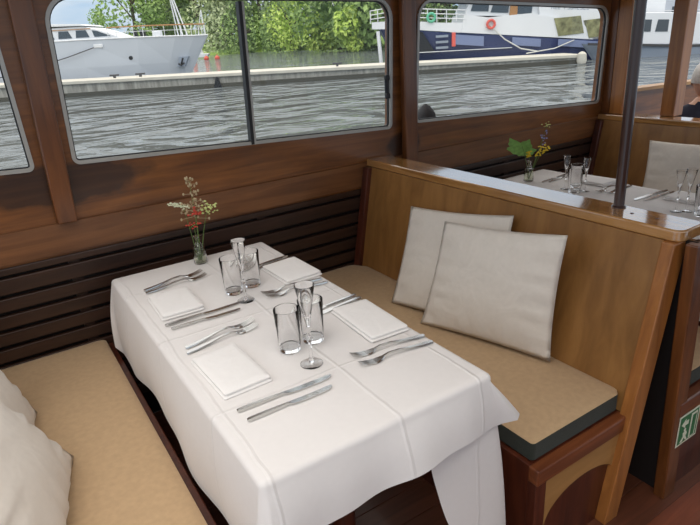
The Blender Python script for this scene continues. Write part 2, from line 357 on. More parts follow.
def rquad(pts, radii, n=8):
    out = []; m = len(pts)
    for i in range(m):
        p = Vector(pts[i]); a = (Vector(pts[i-1])-p).normalized(); b = (Vector(pts[(i+1) % m])-p).normalized()
        r = radii[i]
        if r <= 0: out.append(tuple(p)); continue
        ang = a.angle(b); d = r/math.tan(ang/2)
        c = p+(a+b).normalized()*(r/math.sin(ang/2))
        s = p+a*d-c; e = p+b*d-c
        t = math.atan2(s.x*e.y-s.y*e.x, s.dot(e))
        for k in range(n+1):
            th = t*k/n; out.append((c.x+s.x*math.cos(th)-s.y*math.sin(th), c.y+s.x*math.sin(th)+s.y*math.cos(th)))
    return out
def plate_mesh(outer, holes, y0, y1, axis='y'):
    """2-D outline with holes in the x-z plane, filled and extruded from y0 to y1 (axis 'x': outline in y-z)"""
    cu = bpy.data.curves.new('c', 'CURVE'); cu.dimensions = '2D'; cu.fill_mode = 'BOTH'; cu.extrude = abs(y1-y0)/2
    for ring in [outer]+list(holes):
        sp = cu.splines.new('POLY'); sp.points.add(len(ring)-1); sp.use_cyclic_u = True
        for p, q in zip(sp.points, ring): p.co = (q[0], q[1], 0, 1)
    ob = bpy.data.objects.new('c', cu); COL.objects.link(ob)
    bpy.context.view_layer.update()
    dg = bpy.context.evaluated_depsgraph_get()
    me = bpy.data.meshes.new_from_object(ob.evaluated_get(dg)); bpy.data.objects.remove(ob); bpy.data.curves.remove(cu)
    mid = (y0+y1)/2
    for v in me.vertices:
        x, y, z = v.co
        v.co = (x, mid-z, y) if axis == 'y' else (mid+z, x, y)
    b = bmesh.new(); b.from_mesh(me); bmesh.ops.remove_doubles(b, verts=b.verts, dist=1e-5); bmesh.ops.recalc_face_normals(b, faces=b.faces)
    bpy.data.meshes.remove(me); return b
def plate(name, mat, outer, holes, y0, y1, parent=None, axis='y'):
    m = MB(); m.add(plate_mesh(outer, holes, y0, y1, axis)); return m.build(name, mat, parent)
def copy_tree(o, parent=None):
    c = o.copy(); COL.objects.link(c); c.parent = parent
    for ch in [k for k in bpy.data.objects if k.parent == o]: copy_tree(ch, c)
    return c

# ------------------------------------------------------------------ the saloon: floor, walls, windows
Y = 1.5
def struct(o, label=None, cat=None): return tag(o, label, cat, kind='structure')
m = MB()
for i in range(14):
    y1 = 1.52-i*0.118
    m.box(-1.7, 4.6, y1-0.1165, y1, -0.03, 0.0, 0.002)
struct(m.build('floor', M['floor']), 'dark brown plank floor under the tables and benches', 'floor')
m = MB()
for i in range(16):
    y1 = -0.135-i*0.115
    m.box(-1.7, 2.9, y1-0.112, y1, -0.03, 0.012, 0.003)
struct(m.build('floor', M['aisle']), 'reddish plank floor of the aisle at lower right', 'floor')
W0 = rquad([(-1.5, 1.21), (-0.452, 1.158), (-0.464, 1.715), (-1.5, 1.75)], [.02, .02, .09, .09])
W1 = rquad([(-0.320, 1.160), (1.150, 1.098), (1.178, 1.690), (-0.298, 1.735)], [.025, .025, .09, .10])
W2 = rquad([(1.306, 1.106), (2.828, 1.040), (2.850, 1.612), (1.338, 1.684)], [.025, .03, .09, .09])
struct(plate('wall_port', M['plank'], [(-1.7, 0.80), (2.99, 0.80), (2.99, 1.98), (-1.7, 1.98)], [W0, W1, W2], Y, Y+0.05), 'varnished wooden cabin side around the windows, dark water stain by the left post', 'wall')
m = MB(); m.box(-1.7, 2.99, Y+0.02, Y+0.05, 0.0, 0.80)
struct(m.build('wall_port', M['dark']), 'dark hull lining behind the slats', 'wall')
m = MB(); m.prism([(Y+0.001, .835), (Y-.012, .838), (Y-.012, .952), (Y+0.001, .955)], 0, -1.7, 2.86)
struct(m.build('trim_1', M['plank_low']), 'lighter wooden board running under the window wall above the slats', 'trim')
m = MB()
for z1, z0 in ((.826, .800), (.787, .728), (.712, .662), (.646, .596), (.580, .530), (.514, .464), (.448, .398), (.382, .332), (.316, .266), (.25, .2), (.184, .134)):
    m.box(-1.7, 2.9, Y-0.012, Y+0.008, z0, z1, 0.003)
for x in (-1.2, -.4, .4, 1.2, 2.0, 2.7): m.box(x-.02, x+.02, Y+0.005, Y+0.022, 0.0, .83)
struct(m.build('trim_2', M['slat']), 'dark brown horizontal slats lining the side below the windows', 'trim')
m = MB(); m.box(-1.7, 2.99, .85, 1.75, 1.98, 2.02); m.box(.1, 2.99, -.15, .85, 1.98, 2.02); m.box(.45, 2.99, -1.5, -.15, 1.98, 2.02)  # deckhead out of view; its open part is shaped to steer daylight onto the tables
struct(m.build('ceiling', M['ply_light']), 'unseen wooden deckhead above the windows and tables, opening shaped for the daylight', 'ceiling')
m = MB(); m.box(-1.7, 2.99, -2.7, -1.5, 1.98, 2.02)  # second unseen strip, added to limit the same daylight opening
struct(m.build('ceiling', M['ply_light']), 'unseen wooden deckhead over the other side of the saloon, bounding the daylight opening', 'ceiling')
m = MB(); m.box(-1.7, 2.99, -2.7, -2.65, 0, 1.05)
struct(m.build('wall_starboard', M['plank_low']), 'wooden cabin side on the other side of the saloon', 'wall')

def inset(pts, d):
    n = len(pts); out = []
    for i in range(n):
        p = Vector(pts[i]); e = (Vector(pts[(i+1) % n])-Vector(pts[i-1])).normalized()
        out.append((p.x-e.y*d, p.y+e.x*d))
    return out
def window(name, hole, label, mull=None, latch=False):
    root = empty(name, (hole[0][0], Y, 1.1)); struct(root, label, 'window')
    L0 = Vector(root.location)
    sh = lambda pts: [(p[0]-L0.x, p[1]-L0.z) for p in pts]
    h = sh(hole)
    fr = plate('window_frame', M['frame'], inset(h, -0.003), [inset(h, 0.010)], -0.008, 0.02, root)
    plate('seal', M['rubber'], inset(h, 0.0095), [inset(h, 0.0145)], 0.004, 0.016, root)
    plate('pane', M['pane'], inset(h, 0.011), [], 0.0085, 0.0115, root)
    if mull:
        (xb, zb), (xt, zt) = mull
        m = MB(); m.prism([(xb-.016-L0.x, zb-L0.z), (xb-.002-L0.x, zb-L0.z), (xt-.002-L0.x, zt-L0.z), (xt-.016-L0.x, zt-L0.z)], 1, -.010, .022)
        m.build('mullion', M['rubber'], root)
        m = MB(); m.prism([(xb-.002-L0.x, zb-L0.z), (xb+.010-L0.x, zb-L0.z), (xt+.010-L0.x, zt-L0.z), (xt-.002-L0.x, zt-L0.z)], 1, -.004, .022)
        m.build('sliding_frame', M['frame'], root)
    if latch:
        x, z = latch[0]-L0.x, latch[1]-L0.z
        m = MB(); m.box(x-.010, x+.010, -.014, .0, z-.055, z+.055, .004); m.box(x-.018, x+.004, -.03, -.01, z+.03, z+.055, .004); m.box(x-.018, x+.004, -.03, -.01, z-.055, z-.03, .004)
        m.build('latch', M['rubber'], root)
    return root
window('window_1', W1, 'large sliding window in the middle of the side wall, behind the nearer table', ((0.406, 1.128), (0.424, 1.695)), (1.128, 1.30))
window('window_2', W2, 'large window at right in the side wall, behind the farther table')
window('window_3', W0, 'window at the far left edge, left of the leaning post')

# ribs that stand proud of the wall
m = MB(); m.prism([(-.427, .955), (-.357, .955), (-.322, 1.98), (-.397, 1.98)], 1, Y-.045, Y-.0005, .006)
struct(m.build('trim_3', M['post']), 'wooden rib post on the wall left of the sliding window', 'post')
m = MB(); m.box(1.205, 1.285, Y-.05, Y-.013, .80, 1.98, .006)
struct(m.build('trim_4', M['post']), 'wooden rib post between the two large windows', 'post')

# far partition with its openings
m = MB(); m.box(2.95, 2.975, -1.2, Y, 0.0, .94)
struct(m.build('wall_forward', M['mahogany']), 'wooden partition below the openings behind the farther table', 'wall')
m = MB(); m.box(2.87, 2.99, 1.355, 1.445, .9705, 1.98, .006)
struct(m.build('trim_5', M['orange']), 'orange brown corner post standing on the far seat back beside the right window', 'post')
m = MB(); m.box(2.92, 3.02, 1.05, 1.135, .9705, 1.98, .006)
struct(m.build('trim_6', M['orange']), 'orange brown post between the two openings at far right', 'post')
m = MB(); m.box(2.87, 2.99, 1.445, Y, .9705, 1.98)
struct(m.build('trim_7', M['post']), 'dark upright where the side wall meets the far partition', 'post')
m = MB(); m.box(2.93, 3.05, -1.2, 1.5, 1.92, 1.98)
struct(m.build('trim_8', M['post']), 'beam above the far openings', 'beam')

# ------------------------------------------------------------------ benches
def sx(x, z): return 0.868+0.182*z-0.49            # right edge of the leaning stile
def make_bench(face, cap, lean, label, group=None, ex=0.0, lip=False):
    """face -1: sitter looks to -x (seat front at local x=0, back at +x); face +1 mirrored"""
    k = -face; root = empty('bench_seat', (0, 0, 0), 0, label, 'bench', group)
    X = lambda a: k*a
    def bx(m, x0, x1, *r): return m.box(min(X(x0), X(x1)), max(X(x0), X(x1)), *r)
    YN = -0.03
    m = MB(); bx(m, -.03 if lip else -.02, -.001, YN+.005, 1.485, 0.0, .425 if lip else .384, .003); m.build('front_panel', M['mahogany'], root)
    m = MB(); bx(m, 0.0, .40+ex, YN+.02, 1.485, .362, .384); m.build('seat_board', M['mahogany'], root)
    m = MB(); bx(m, -.022, .022, YN-.004, YN+.03, 0.0, .34, .004); m.build('corner_post', M['mahogany'], root)
    m = MB(); bx(m, -.024, .43+ex, YN-.008, YN+.028, .332, .386, .005); m.build('end_rail', M['seat_rail'], root)
    # arched spandrel of light plywood with the dark recess behind it
    x0, x1, zt = .022, .40+ex, .333
    arch = []
    for i in range(17):
        th = PI-PI*i/16; arch.append((.205+.183*math.cos(th), .12+.135*max(0, math.sin(th))**.8))
    poly = [(x0, zt), (x0, .12)]+arch+[(x1, .12), (x1, zt)]
    poly = [(X(a), b) for a, b in poly]
    m = MB(); m.prism(poly, 1, YN, YN+.012); m.build('arched_panel', M['ply_light'], root)
    m = MB(); bx(m, 0.0, .41+ex, YN+.0125, YN+.022, 0.0, .34); m.build('recess_panel', M['mahogany'], root)
    # backrest
    def back(z): return ex+(sx(0, z)-.068) if lean else (sx(0, .45)-.068+.06*(z-.45))
    def sl(z0, z1, a, b): return [(X(back(z0)+a), z0), (X(back(z0)+b), z0), (X(back(z1)+b), z1), (X(back(z1)+a), z1)]
    m = MB(); m.prism(sl(.386, .935, .012, .026), 1, -.0155, 1.455); m.build('backrest', M['ply'], root)
    m = MB(); m.prism(sl(0.0, .935, 0.0, .068), 1, -.055 if lean else -.037, -.015 if lean else 0.0, .004); m.build('stile', M['orange'] if lean else M['post'], root)
    m = MB(); m.prism(sl(0.0, .935, -.012, .055), 1, 1.44, 1.485, .004); m.build('stile', M['mahogany'], root)
    if not lean:
        m = MB(); m.prism(sl(0.0, .935, .03, .04), 1, -.02, 1.44); m.build('back_board', M['dark'], root)
    else:
        m = MB(); m.prism(sl(0.0, .386, .03, .045), 1, -.02, 1.44); m.build('back_board', M['mahogany'], root)
    if cap:
        out = rquad([(.495+ex, -.062), (.628+ex, -.062), (.628+ex, 1.487), (.495+ex, 1.487)], [.03, .012, .0, .0])
        b = bmesh.new(); v0 = [b.verts.new((X(p[0]), p[1], .935)) for p in out]; v1 = [b.verts.new((X(p[0]), p[1], .970)) for p in out]
        b.faces.new(v0); b.faces.new(v1)
        for i in range(len(out)): j = (i+1) % len(out); b.faces.new((v0[i], v0[j], v1[j], v1[i]))
        bmesh.ops.recalc_face_normals(b, faces=b.faces)
        ed = [e for e in b.edges if abs(e.verts[0].co.z-e.verts[1].co.z) < 1e-6]
        bmesh.ops.bevel(b, geom=ed, offset=.006, segments=3, affect='EDGES', profile=0.5)
        m = MB(); m.add(b); m.build('cap_rail', M['rail'], root)
    return root
A1 = make_bench(-1, True, True, 'golden plywood bench back with the two white pillows, at the right of the nearer table'); A1.location = (.49, 0, 0)
B1 = make_bench(1, False, False, 'bench with the green exit sticker on its end, back to back with the pillow bench'); B1.location = (1.485, -.068, 0)
B0 = make_bench(1, True, True, 'bench at the left of the nearer table, tan seat in the left foreground', None, .14, True); B0.location = (-.367, -.012, 0)
A2 = copy_tree(A1); A2.location = (2.33, 0, 0); A2['label'] = 'bench against the far partition behind the farther table, grey pillow on it'

def make_cushion(k, label, ex=0.0):
    root = empty('seat_cushion', (0, 0, 0), 0, label, 'cushion')
    out = [(-.006, 0.0), (.385+ex, 0.0), (.41+ex, .02), (.41+ex, 1.40), (.36+ex, 1.478), (-.006, 1.478)]
    out = [(k*a, b) for a, b in out]
    out = rquad(out, [.012, .012, .01, .03, .05, .02], 4)
    def ring(z, d):
        c = Vector((k*(.2+ex/2), .74)); return [((p[0]-c.x)*(1-d/(.2+ex/2))+c.x, (p[1]-c.y)*(1-d/.74)+c.y, z) for p in out]
    m = MB(); m.loft([ring(.3865, .004), ring(.390, 0), ring(.444, 0), ring(.447, .002)]); m.build('side_band', M['piping'], root)
    b = bmesh.new(); R = [[b.verts.new(p) for p in ring(z, d)] for z, d in ((.4465, .0005), (.4505, .006), (.453, .03), (.455, .09))]
    n = len(out)
    for i in range(3):
        for q in range(n): b.faces.new((R[i][q], R[i][(q+1) % n], R[i+1][(q+1) % n], R[i+1][q]))
    b.faces.new(R[-1]); b.faces.new(R[0]); bmesh.ops.recalc_face_normals(b, faces=b.faces)
    m = MB(); m.add(b); m.build('top_cover', M['cushion'], root, True)
    return root
cu = make_cushion(1, 'tan seat cushion with dark green sides under the two white pillows'); cu.location = (.49, 0, 0)
for x, k, lb in ((-.367, -1, 'wide tan seat cushion in the left foreground beside the tablecloth'), (1.485, -1, 'seat cushion above the exit sticker at the right edge'), (2.33, 1, 'seat cushion of the far bench, hidden behind the farther table')):
    c2 = make_cushion(k, lb, .13 if x < 0 else 0.0); c2.location = (x, {1.485: -.068}.get(x, 0), 0)

# pole through the cap rail
pr = empty('support_pole', (1.083, .197, .9702), 0, 'dark brown round pole standing on the seat back rail', 'pole')
m = MB(); m.tube([(0, 0, 0), (.012, .015, 1.1)], .0165, 20); m.build('pole', M['pole'], pr, True)
m = MB(); m.lathe([(.022, 0), (.022, .004), (.018, .006)], 20, cap0=True, cap1=True); m.build('foot_ring', M['pole'], pr, True)
for yy in (.13, .05):
    m = MB(); m.lathe([(.006, 0), (.005, .0012)], 12, cap0=True, cap1=True); o = m.build('wood_plug', M['mahogany'], None); o.location = (1.05, yy, .9702)
    tag(o, 'small dark plug in the rail just right of the pole' if yy > .1 else 'second small dark plug in the rail, nearer its end', 'plug')

# ------------------------------------------------------------------ tables and cloths
HW, LT = .31, 1.3195
def make_table(label):
    t = empty('dining_table', (0, 0, 0), 0, label, 'table')
    m = MB(); m.box(-HW+.006, HW-.006, .006, LT-.006, .714, .744, .004); m.build('tabletop', M['mahogany'], t)
    for yy in (.25, 1.07):
        m = MB(); m.tube([(0, yy, .012), (0, yy, .716)], .035, 16); m.build('leg', M['mahogany'], t, True)
        m = MB(); m.box(-.2, .2, yy-.05, yy+.05, 0.0, .03, .008); m.build('foot', M['mahogany'], t)
    return t
def make_cloth(label):
    root = None
    S = []     # (edge point, normal, hem point)
    def wave(v, *a): return sum(p*math.sin(f*v+q) for f, p, q in a)
    N = 60
    for i in range(N+1):                         # left side, far to near
        y = LT-(LT)*i/N; w = wave(y, (9, .008, .4), (21, .004, 1))
        S.append(((-HW, y), (-1, 0), (-HW-.012+w*.9, y+.01*math.sin(14*y), .448+.012*math.sin(8*y+1))))
    for i in range(1, 8):                        # near left corner, a soft cone
        a = PI+PI/2*i/8; r = .035+.02*math.sin(PI*i/8)
        S.append(((-HW, 0), (math.cos(a), math.sin(a)), (-HW+r*math.cos(a), r*math.sin(a), .452-.05*math.sin(PI*i/8)+.15*(i/8)**2)))
    for i in range(N+1):                         # near end: short flap
        x = -HW+2*HW*i/N; w = wave(x, (17, .010, .2), (37, .004, 0))
        S.append(((x, 0), (0, -1), (x+.03*(i/N)**3, -.022-.012*math.sin(PI*i/N)-w, .606+.010*math.sin(11*x+.5)-.006*i/N)))
    fan = [(.372, -.035, .604), (.393, -.022, .606), (.398, -.008, .600), (.385, .005, .585), (.34, .018, .575), (.27, .028, .575), (.19, .030, .575), (.135, .026, .56), (.150, .018, .45),
           (.178, .010, .34), (.215, .002, .26), (.280, -.006, .205), (.345, -.008, .195), (.390, .002, .205), (.394, .022, .235), (.372, .045, .27)]
    sm = []
    for i in range(len(fan)-1):                  # smooth the hem through the hanging corner
        p0 = Vector(fan[max(i-1, 0)]); p1 = Vector(fan[i]); p2 = Vector(fan[i+1]); p3 = Vector(fan[min(i+2, len(fan)-1)])
        for k in range(4):
            t = k/4; sm.append(.5*((2*p1)+(p2-p0)*t+(2*p0-5*p1+4*p2-p3)*t*t+(3*p1-p0-3*p2+p3)*t**3))
    for i, p in enumerate(sm):
        a = -PI/2+PI/2*i/len(sm)
        S.append(((HW, 0), (math.cos(a), math.sin(a)), tuple(p)))
    for i in range(N+1):                         # right side
        y = LT*i/N; w = wave(y, (10, .012, 2), (23, .005, 0))
        S.append(((HW, y), (1, 0), (HW+.03+w, y+.05*(1-i/N)**6, .40-.13*(1-min(1, i/12)))))
    for i in range(1, 8):
        a = PI/2*i/8; S.append(((HW, LT), (math.cos(a), math.sin(a)), (HW+.04*math.cos(a), LT+.03*math.sin(a), .42)))
    for i in range(N+1):
        x = HW-2*HW*i/N; S.append(((x, LT), (0, 1), (x, LT+.02+.006*math.sin(20*x), .55)))
    for i in range(1, 8):
        a = PI/2+PI/2*i/8; S.append(((-HW, LT), (math.cos(a), math.sin(a)), (-HW+.04*math.cos(a), LT+.03*math.sin(a), .47)))
    b = bmesh.new(); rows = []; RC = 12
    for e, nn, h in S:
        n3 = Vector((nn[0], nn[1], 0)).normalized(); h = Vector(h); col = []
        R = .016
        c = Vector((min(HW-R*.8, max(-HW+R*.8, e[0])), min(LT-R*.8, max(R*.8, e[1])), .75-R))
        for q in range(5):
            th = PI/2*(1-q/4); col.append(c+n3*R*math.cos(th)+Vector((0, 0, R*math.sin(th))))
        s = col[-1]
        for q in range(1, RC+1):
            t = q/RC; p = s.lerp(h, t); p += n3*.010*math.sin(PI*t)*(1 if h.z < .58 else .5); col.append(p)
        rows.append([b.verts.new(p) for p in col])
    n = len(rows)
    for i in range(n):
        j = (i+1) % n
        for q in range(len(rows[0])-1):
            try: b.faces.new((rows[i][q], rows[i][q+1], rows[j][q+1], rows[j][q]))
            except ValueError: pass
    try: b.faces.new([r[0] for r in rows])
    except ValueError: pass
    bmesh.ops.remove_doubles(b, verts=b.verts, dist=2e-5)
    bmesh.ops.recalc_face_normals(b, faces=b.faces)
    m = MB(); m.add(b); o = m.build('tablecloth', M['cloth'], None, 'all')
    o.data.set_sharp_from_angle(angle=math.radians(70))
    return tag(o, label, 'tablecloth')
T1 = make_table('table under the nearer white cloth, between the two benches')
cl1 = make_cloth('white tablecloth in the foreground, hanging low at its near right corner')
DX = 1.818
T2 = copy_tree(T1); T2.location = (DX, .02, 0); T2['label'] = 'farther table behind the seat back, under its own white cloth'
cl2 = cl1.copy(); COL.objects.link(cl2); cl2.location = (DX, .02, 0); cl2['label'] = 'white tablecloth on the farther table behind the seat back rail'

# ------------------------------------------------------------------ table settings
ZT = .7508
def make_knife(L):
    t = empty('table_knife'); s = L/.25
    m = MB(); m.bar([(0, .007, .005, .004), (.004*s, .010, .005, .007), (.05*s, .0105, .005, .0075), (.10*s, .0085, .005, .006), (.118*s, .008, .005, .005)]); m.build('handle', M['steel'], t, True)
    m = MB(); m.loft([[(x*s, a, z), (x*s, b, z), (x*s, b, z+.0022), (x*s, a, z+.0030)] for x, a, b, z in ((.116, -.004, .004, .004), (.126, -.0085, .006, .003), (.16, -.0105, .0075, .001), (.21, -.0105, .0078, .001), (.235, -.0085, .0078, .001), (.247, -.003, .0075, .001), (.25, .003, .0065, .001))])
    m.build('blade', M['steel'], t, True); return t
def make_fork(L):
    t = empty('table_fork'); s = L/.22
    m = MB(); m.bar([(0, .009, .004, .003), (.003*s, .014, .004, .004), (.03*s, .0145, .0045, .004), (.07*s, .010, .008, .004), (.105*s, .0062, .013, .0045), (.135*s, .0062, .0135, .0045), (.150*s, .008, .0095, .0035)]); m.build('handle', M['steel'], t, True)
    m = MB(); m.bar([(.149*s, .008, .0095, .0035), (.157*s, .018, .006, .003), (.168*s, .0245, .004, .0026), (.177*s, .025, .0035, .0024)])
    for i in range(4):
        y = -.0098+i*.0065
        m.loft([[(x*s, y-w, z), (x*s, y+w, z), (x*s, y+w, z+.002), (x*s, y-w, z+.002)] for x, w, z in ((.176, .0024, .0024), (.19, .0021, .003), (.205, .0017, .0055), (.219, .0008, .0105))])
    m.build('tines', M['steel'], t, True); return t
def make_napkin(lx, ly, seed):
    r = random.Random(seed); m = MB()
    nx, ny = 14, 20
    b = bmesh.new(); hgt = .017
    for layer, (z0, z1, ins) in enumerate(((0, .0075, 0.0), (.0078, hgt, .004))):
        ring = rquad([(-lx/2+ins, -ly/2+ins), (lx/2-ins*.5, -ly/2+ins), (lx/2-ins*.5, ly/2-ins), (-lx/2+ins, ly/2-ins)], [.006]*4, 3)
        R = []
        for z, d in ((z0, .003), (z0+.002, 0), (z1-.003, 0), (z1-.0008, .003)):
            R.append([b.verts.new((p[0]*(1-2*d/lx), p[1]*(1-2*d/ly), z+.0016*math.sin(p[0]*40+p[1]*23+seed))) for p in ring])
        top = [b.verts.new((v.co.x*.8, v.co.y*.86, z1+.0012)) for v in R[-1]]; R.append(top)
        n = len(ring)
        for i in range(len(R)-1):
            for q in range(n): b.faces.new((R[i][q], R[i][(q+1) % n], R[i+1][(q+1) % n], R[i+1][q]))
        b.faces.new(R[0]); b.faces.new(R[-1])
    bmesh.ops.recalc_face_normals(b, faces=b.faces)
    m.add(b); return m.build('folded_napkin', M['napkin'], None, True)
K25, K22, F23 = make_knife(.25), make_knife(.222), make_fork(.226)
protos = [K25, K22, F23]; used = set()
def place(proto, a, b, label, group, cat, z=ZT, dz=0):
    o = proto if proto.name not in used else copy_tree(proto)
    used.add(proto.name)
    o.location = (a[0], a[1], z); o.rotation_euler = (0, 0, math.atan2(b[1]-a[1], b[0]-a[0]))
    o['label'] = label; o['category'] = cat; o['group'] = group
    return o
GK, GF, GN = 'knives on the nearer table', 'forks on the nearer table', 'napkins on the nearer table'
# start = handle end, direction = towards the tip
place(F23, (-.241, 1.112), (-.016, 1.146), 'fork nearest the wall, left of the flower bottle, outer of its pair', GF, 'fork')
place(F23, (-.242, 1.082), (-.018, 1.098), 'fork at the far left napkin, inner of the pair below the flower bottle', GF, 'fork')
place(K25, (-.262, .786), (-.012, .794), 'longer knife just below the far left napkin, upper of its pair', GK, 'knife')
place(K22, (-.253, .752), (-.021, .748), 'shorter knife below the far left napkin, lower of its pair', GK, 'knife')
place(F23, (-.256, .612), (-.028, .645), 'upper fork of the pair above the near left napkin', GF, 'fork')
place(F23, (-.263, .580), (-.033, .606), 'lower fork of the pair above the near left napkin', GF, 'fork')
place(K25, (-.256, .242), (-.004, .235), 'longer knife nearest the front of the table, upper of its pair', GK, 'knife')
place(K22, (-.251, .195), (-.027, .194), 'shorter knife nearest the front edge of the tablecloth', GK, 'knife')
place(F23, (.302, .245), (.085, .274), 'fork closer to the near right napkin, upper of the right front pair', GF, 'fork')
place(F23, (.297, .205), (.075, .226), 'fork nearest the right front edge of the table', GF, 'fork')
place(K25, (.305, .590), (.060, .575), 'longer knife on the right, handle sticking out behind the near tumblers', GK, 'knife')
place(K22, (.306, .562), (.085, .545), 'shorter knife on the right above the near right napkin', GK, 'knife')
place(F23, (.292, .787), (.07, .80), 'upper fork below the far right napkin, near the stemmed glass', GF, 'fork')
place(F23, (.292, .748), (.07, .765), 'lower fork below the far right napkin, near the stemmed glass', GF, 'fork')
place(K25, (.302, 1.068), (.055, 1.040), 'upper knife at the far right corner of the table by the wall', GK, 'knife')
place(K22, (.296, 1.042), (.072, 1.016), 'lower knife at the far right corner of the table by the wall', GK, 'knife')
GK2, GF2, GN2 = 'knives on the farther table', 'forks on the farther table', 'napkins on the farther table'
place(K25, (DX+.29, 1.145), (DX+.04, 1.128), 'knife on the farther table between its flowers and glasses, farther of two', GK2, 'knife')
place(K22, (DX+.29, 1.118), (DX+.065, 1.105), 'knife on the farther table between its flowers and glasses, nearer of two', GK2, 'knife')
place(F23, (DX+.28, .815), (DX+.05, .805), 'fork on the farther table just left of the pole, farther of two', GF2, 'fork')
place(F23, (DX+.28, .77), (DX+.05, .755), 'fork on the farther table just left of the pole, nearer of two', GF2, 'fork')
place(K25, (DX+.305, .60), (DX+.06, .615), 'knife on the farther table below the grey pillow, farther of two', GK2, 'knife')
place(K22, (DX+.30, .565), (DX+.09, .578), 'knife on the farther table below the grey pillow, nearer of two', GK2, 'knife')
for i, (x, y, lx, ly, rz, lb, g) in enumerate((
    (-.187, .925, .137, .205, -2, 'folded white napkin at the far left place, below the flower bottle', GN),
    (-.201, .420, .130, .226, 2, 'folded white napkin at the near left place, in front of the near tumblers', GN),
    (.234, .417, .128, .236, -3, 'folded white napkin at the near right place, beside the pillow bench', GN),
    (.240, .918, .145, .200, 2, 'folded white napkin at the far right place by the wall end', GN),
    (DX+.23, .95, .14, .20, 1, 'folded white napkin on the farther table just left of the pole', GN2),
    (DX+.225, .43, .14, .22, 2, 'folded white napkin on the farther table at right, behind the glasses', GN2))):
    o = make_napkin(lx, ly, i*3+1); o.location = (x, y, ZT); o.rotation_euler.z = math.radians(rz); tag(o, lb, 'napkin', g)

def make_tumbler():
    t = empty('tumbler'); H = .128
    m = MB(); m.lathe([(.001, .0005), (.0265, .0005), (.029, .003), (.0300, .012), (.0355, H-.001), (.0350, H), (.0342, H-.001), (.0288, .016), (.0268, .0135), (.001, .0125)], 40, solid=True); m.build('glass_body', M['glass'], t, True)
    return t
def make_flute(H=.215, rt=.0245):
    t = empty('stemmed_glass'); s = H/.215
    m = MB(); m.lathe([(.001, .1055*s), (.0052, .1055*s), (.0075, .118*s), (.012, .145*s), (.0185, .18*s), (rt, H-.001), (rt-.0006, H), (rt-.0014, H-.001), (.0172, .18*s), (.0105, .145*s), (.004, .128*s), (.001, .127*s)], 36, solid=True); m.build('bowl', M['glass'], t, True)
    m = MB(); m.lathe([(.001, .0062), (.006, .0062), (.0050, .012), (.0042, .04*s), (.0045, .062*s), (.0095, .070*s), (.0045, .078*s), (.0046, .095*s), (.0052, .105*s), (.001, .105*s)], 24, solid=True); m.build('stem', M['glass'], t, True)
    m = MB(); m.lathe([(.001, .0005), (.027, .0005), (.0285, .0018), (.026, .003), (.012, .0045), (.006, .006), (.001, .006)], 36, solid=True); m.build('foot', M['glass'], t, True)
    return t
TU, FL = make_tumbler(), make_flute(); FL2 = None
def glass(proto, x, y, label, g, cat, sc=1.0):
    o = proto if proto.name not in used else copy_tree(proto)
    used.add(proto.name); o.location = (x, y, ZT); o.scale = (sc, sc, sc); o['label'] = label; o['category'] = cat; o['group'] = g; return o
GG, GS = 'tumblers on the nearer table', 'stemmed glasses on the nearer table'
glass(TU, .004, .885, 'left tumbler of the pair nearer the flower bottle', GG, 'glass')
glass(TU, .078, .902, 'right tumbler of the pair nearer the flower bottle, beside the wall end', GG, 'glass')
glass(FL, .010, .800, 'slim stemmed glass in front of the tumblers nearer the flowers', GS, 'glass', .98)
glass(TU, -.026, .418, 'left tumbler of the near pair, in front on the tablecloth', GG, 'glass', .98)
glass(TU, .050, .424, 'right tumbler of the near pair, beside the pillow bench', GG, 'glass')
glass(FL, -.016, .318, 'slim stemmed glass standing before the near pair of tumblers', GS, 'glass', 1.05)
GG2, GS2 = 'tumblers on the farther table', 'stemmed glasses on the farther table'
glass(FL, DX+.016, .962, 'tall stemmed glass on the farther table, left of its first cluster right of the flowers', GS2, 'glass', .80)
glass(TU, DX-.012, .888, 'tumbler in front in the glass cluster right of the yellow flowers', GG2, 'glass', .98)
glass(TU, DX+.062, .935, 'tumbler at the back of the glass cluster right of the yellow flowers', GG2, 'glass', .95)
glass(FL, DX+.045, .868, 'stemmed glass at the right of the cluster between flowers and pole', GS2, 'glass', .78)
glass(FL, DX+.018, .398, 'stemmed glass at the left of the cluster at the right frame edge', GS2, 'glass', .84)
glass(FL, DX+.050, .372, 'second stemmed glass of the cluster at the right frame edge', GS2, 'glass', .86)
glass(TU, DX+.034, .300, 'tumbler behind the stemmed glasses at the right frame edge', GG2, 'glass')
glass(TU, DX+.110, .325, 'tumbler farthest back in the cluster at the right frame edge', GG2, 'glass')

# flower bottles
def make_vase(label):
    t = empty('flower_bottle', (0, 0, 0), 0, label, 'vase')
    m = MB(); m.lathe([(.002, .0008), (.022, .0008), (.0255, .004), (.026, .02), (.0245, .060), (.022, .072), (.0125, .082), (.0105, .088), (.0105, .104), (.0145, .108), (.0145, .113), (.0115, .113), (.009, .104), (.009, .088), (.020, .070), (.0225, .058), (.024, .02), (.022, .006), (.002, .005)], 32, solid=True); m.build('bottle', M['glass'], t, True)
    m = MB(); m.lathe([(.002, .0055), (.0215, .0065), (.0235, .02), (.0222, .056), (.002, .056)], 24); m.build('water', M['water_in'], t, 'all')
    return t
def leaf_mesh(m, p, d, up, L, W):
    p = Vector(p); d = Vector(d).normalized(); s = d.cross(Vector(up)).normalized(); u = s.cross(d)
    b = bmesh.new(); rows = []
    for i in range(7):
        t = i/6; w = W*math.sin(PI*min(1, t*.92+.04))**.8; c = p+d*L*t-u*L*.25*t*t
        rows.append([b.verts.new(c-s*w+u*w*.25), b.verts.new(c), b.verts.new(c+s*w+u*w*.25)])
    for i in range(6):
        for k in range(2): b.faces.new((rows[i][k], rows[i][k+1], rows[i+1][k+1], rows[i+1][k]))
    m.add(b)
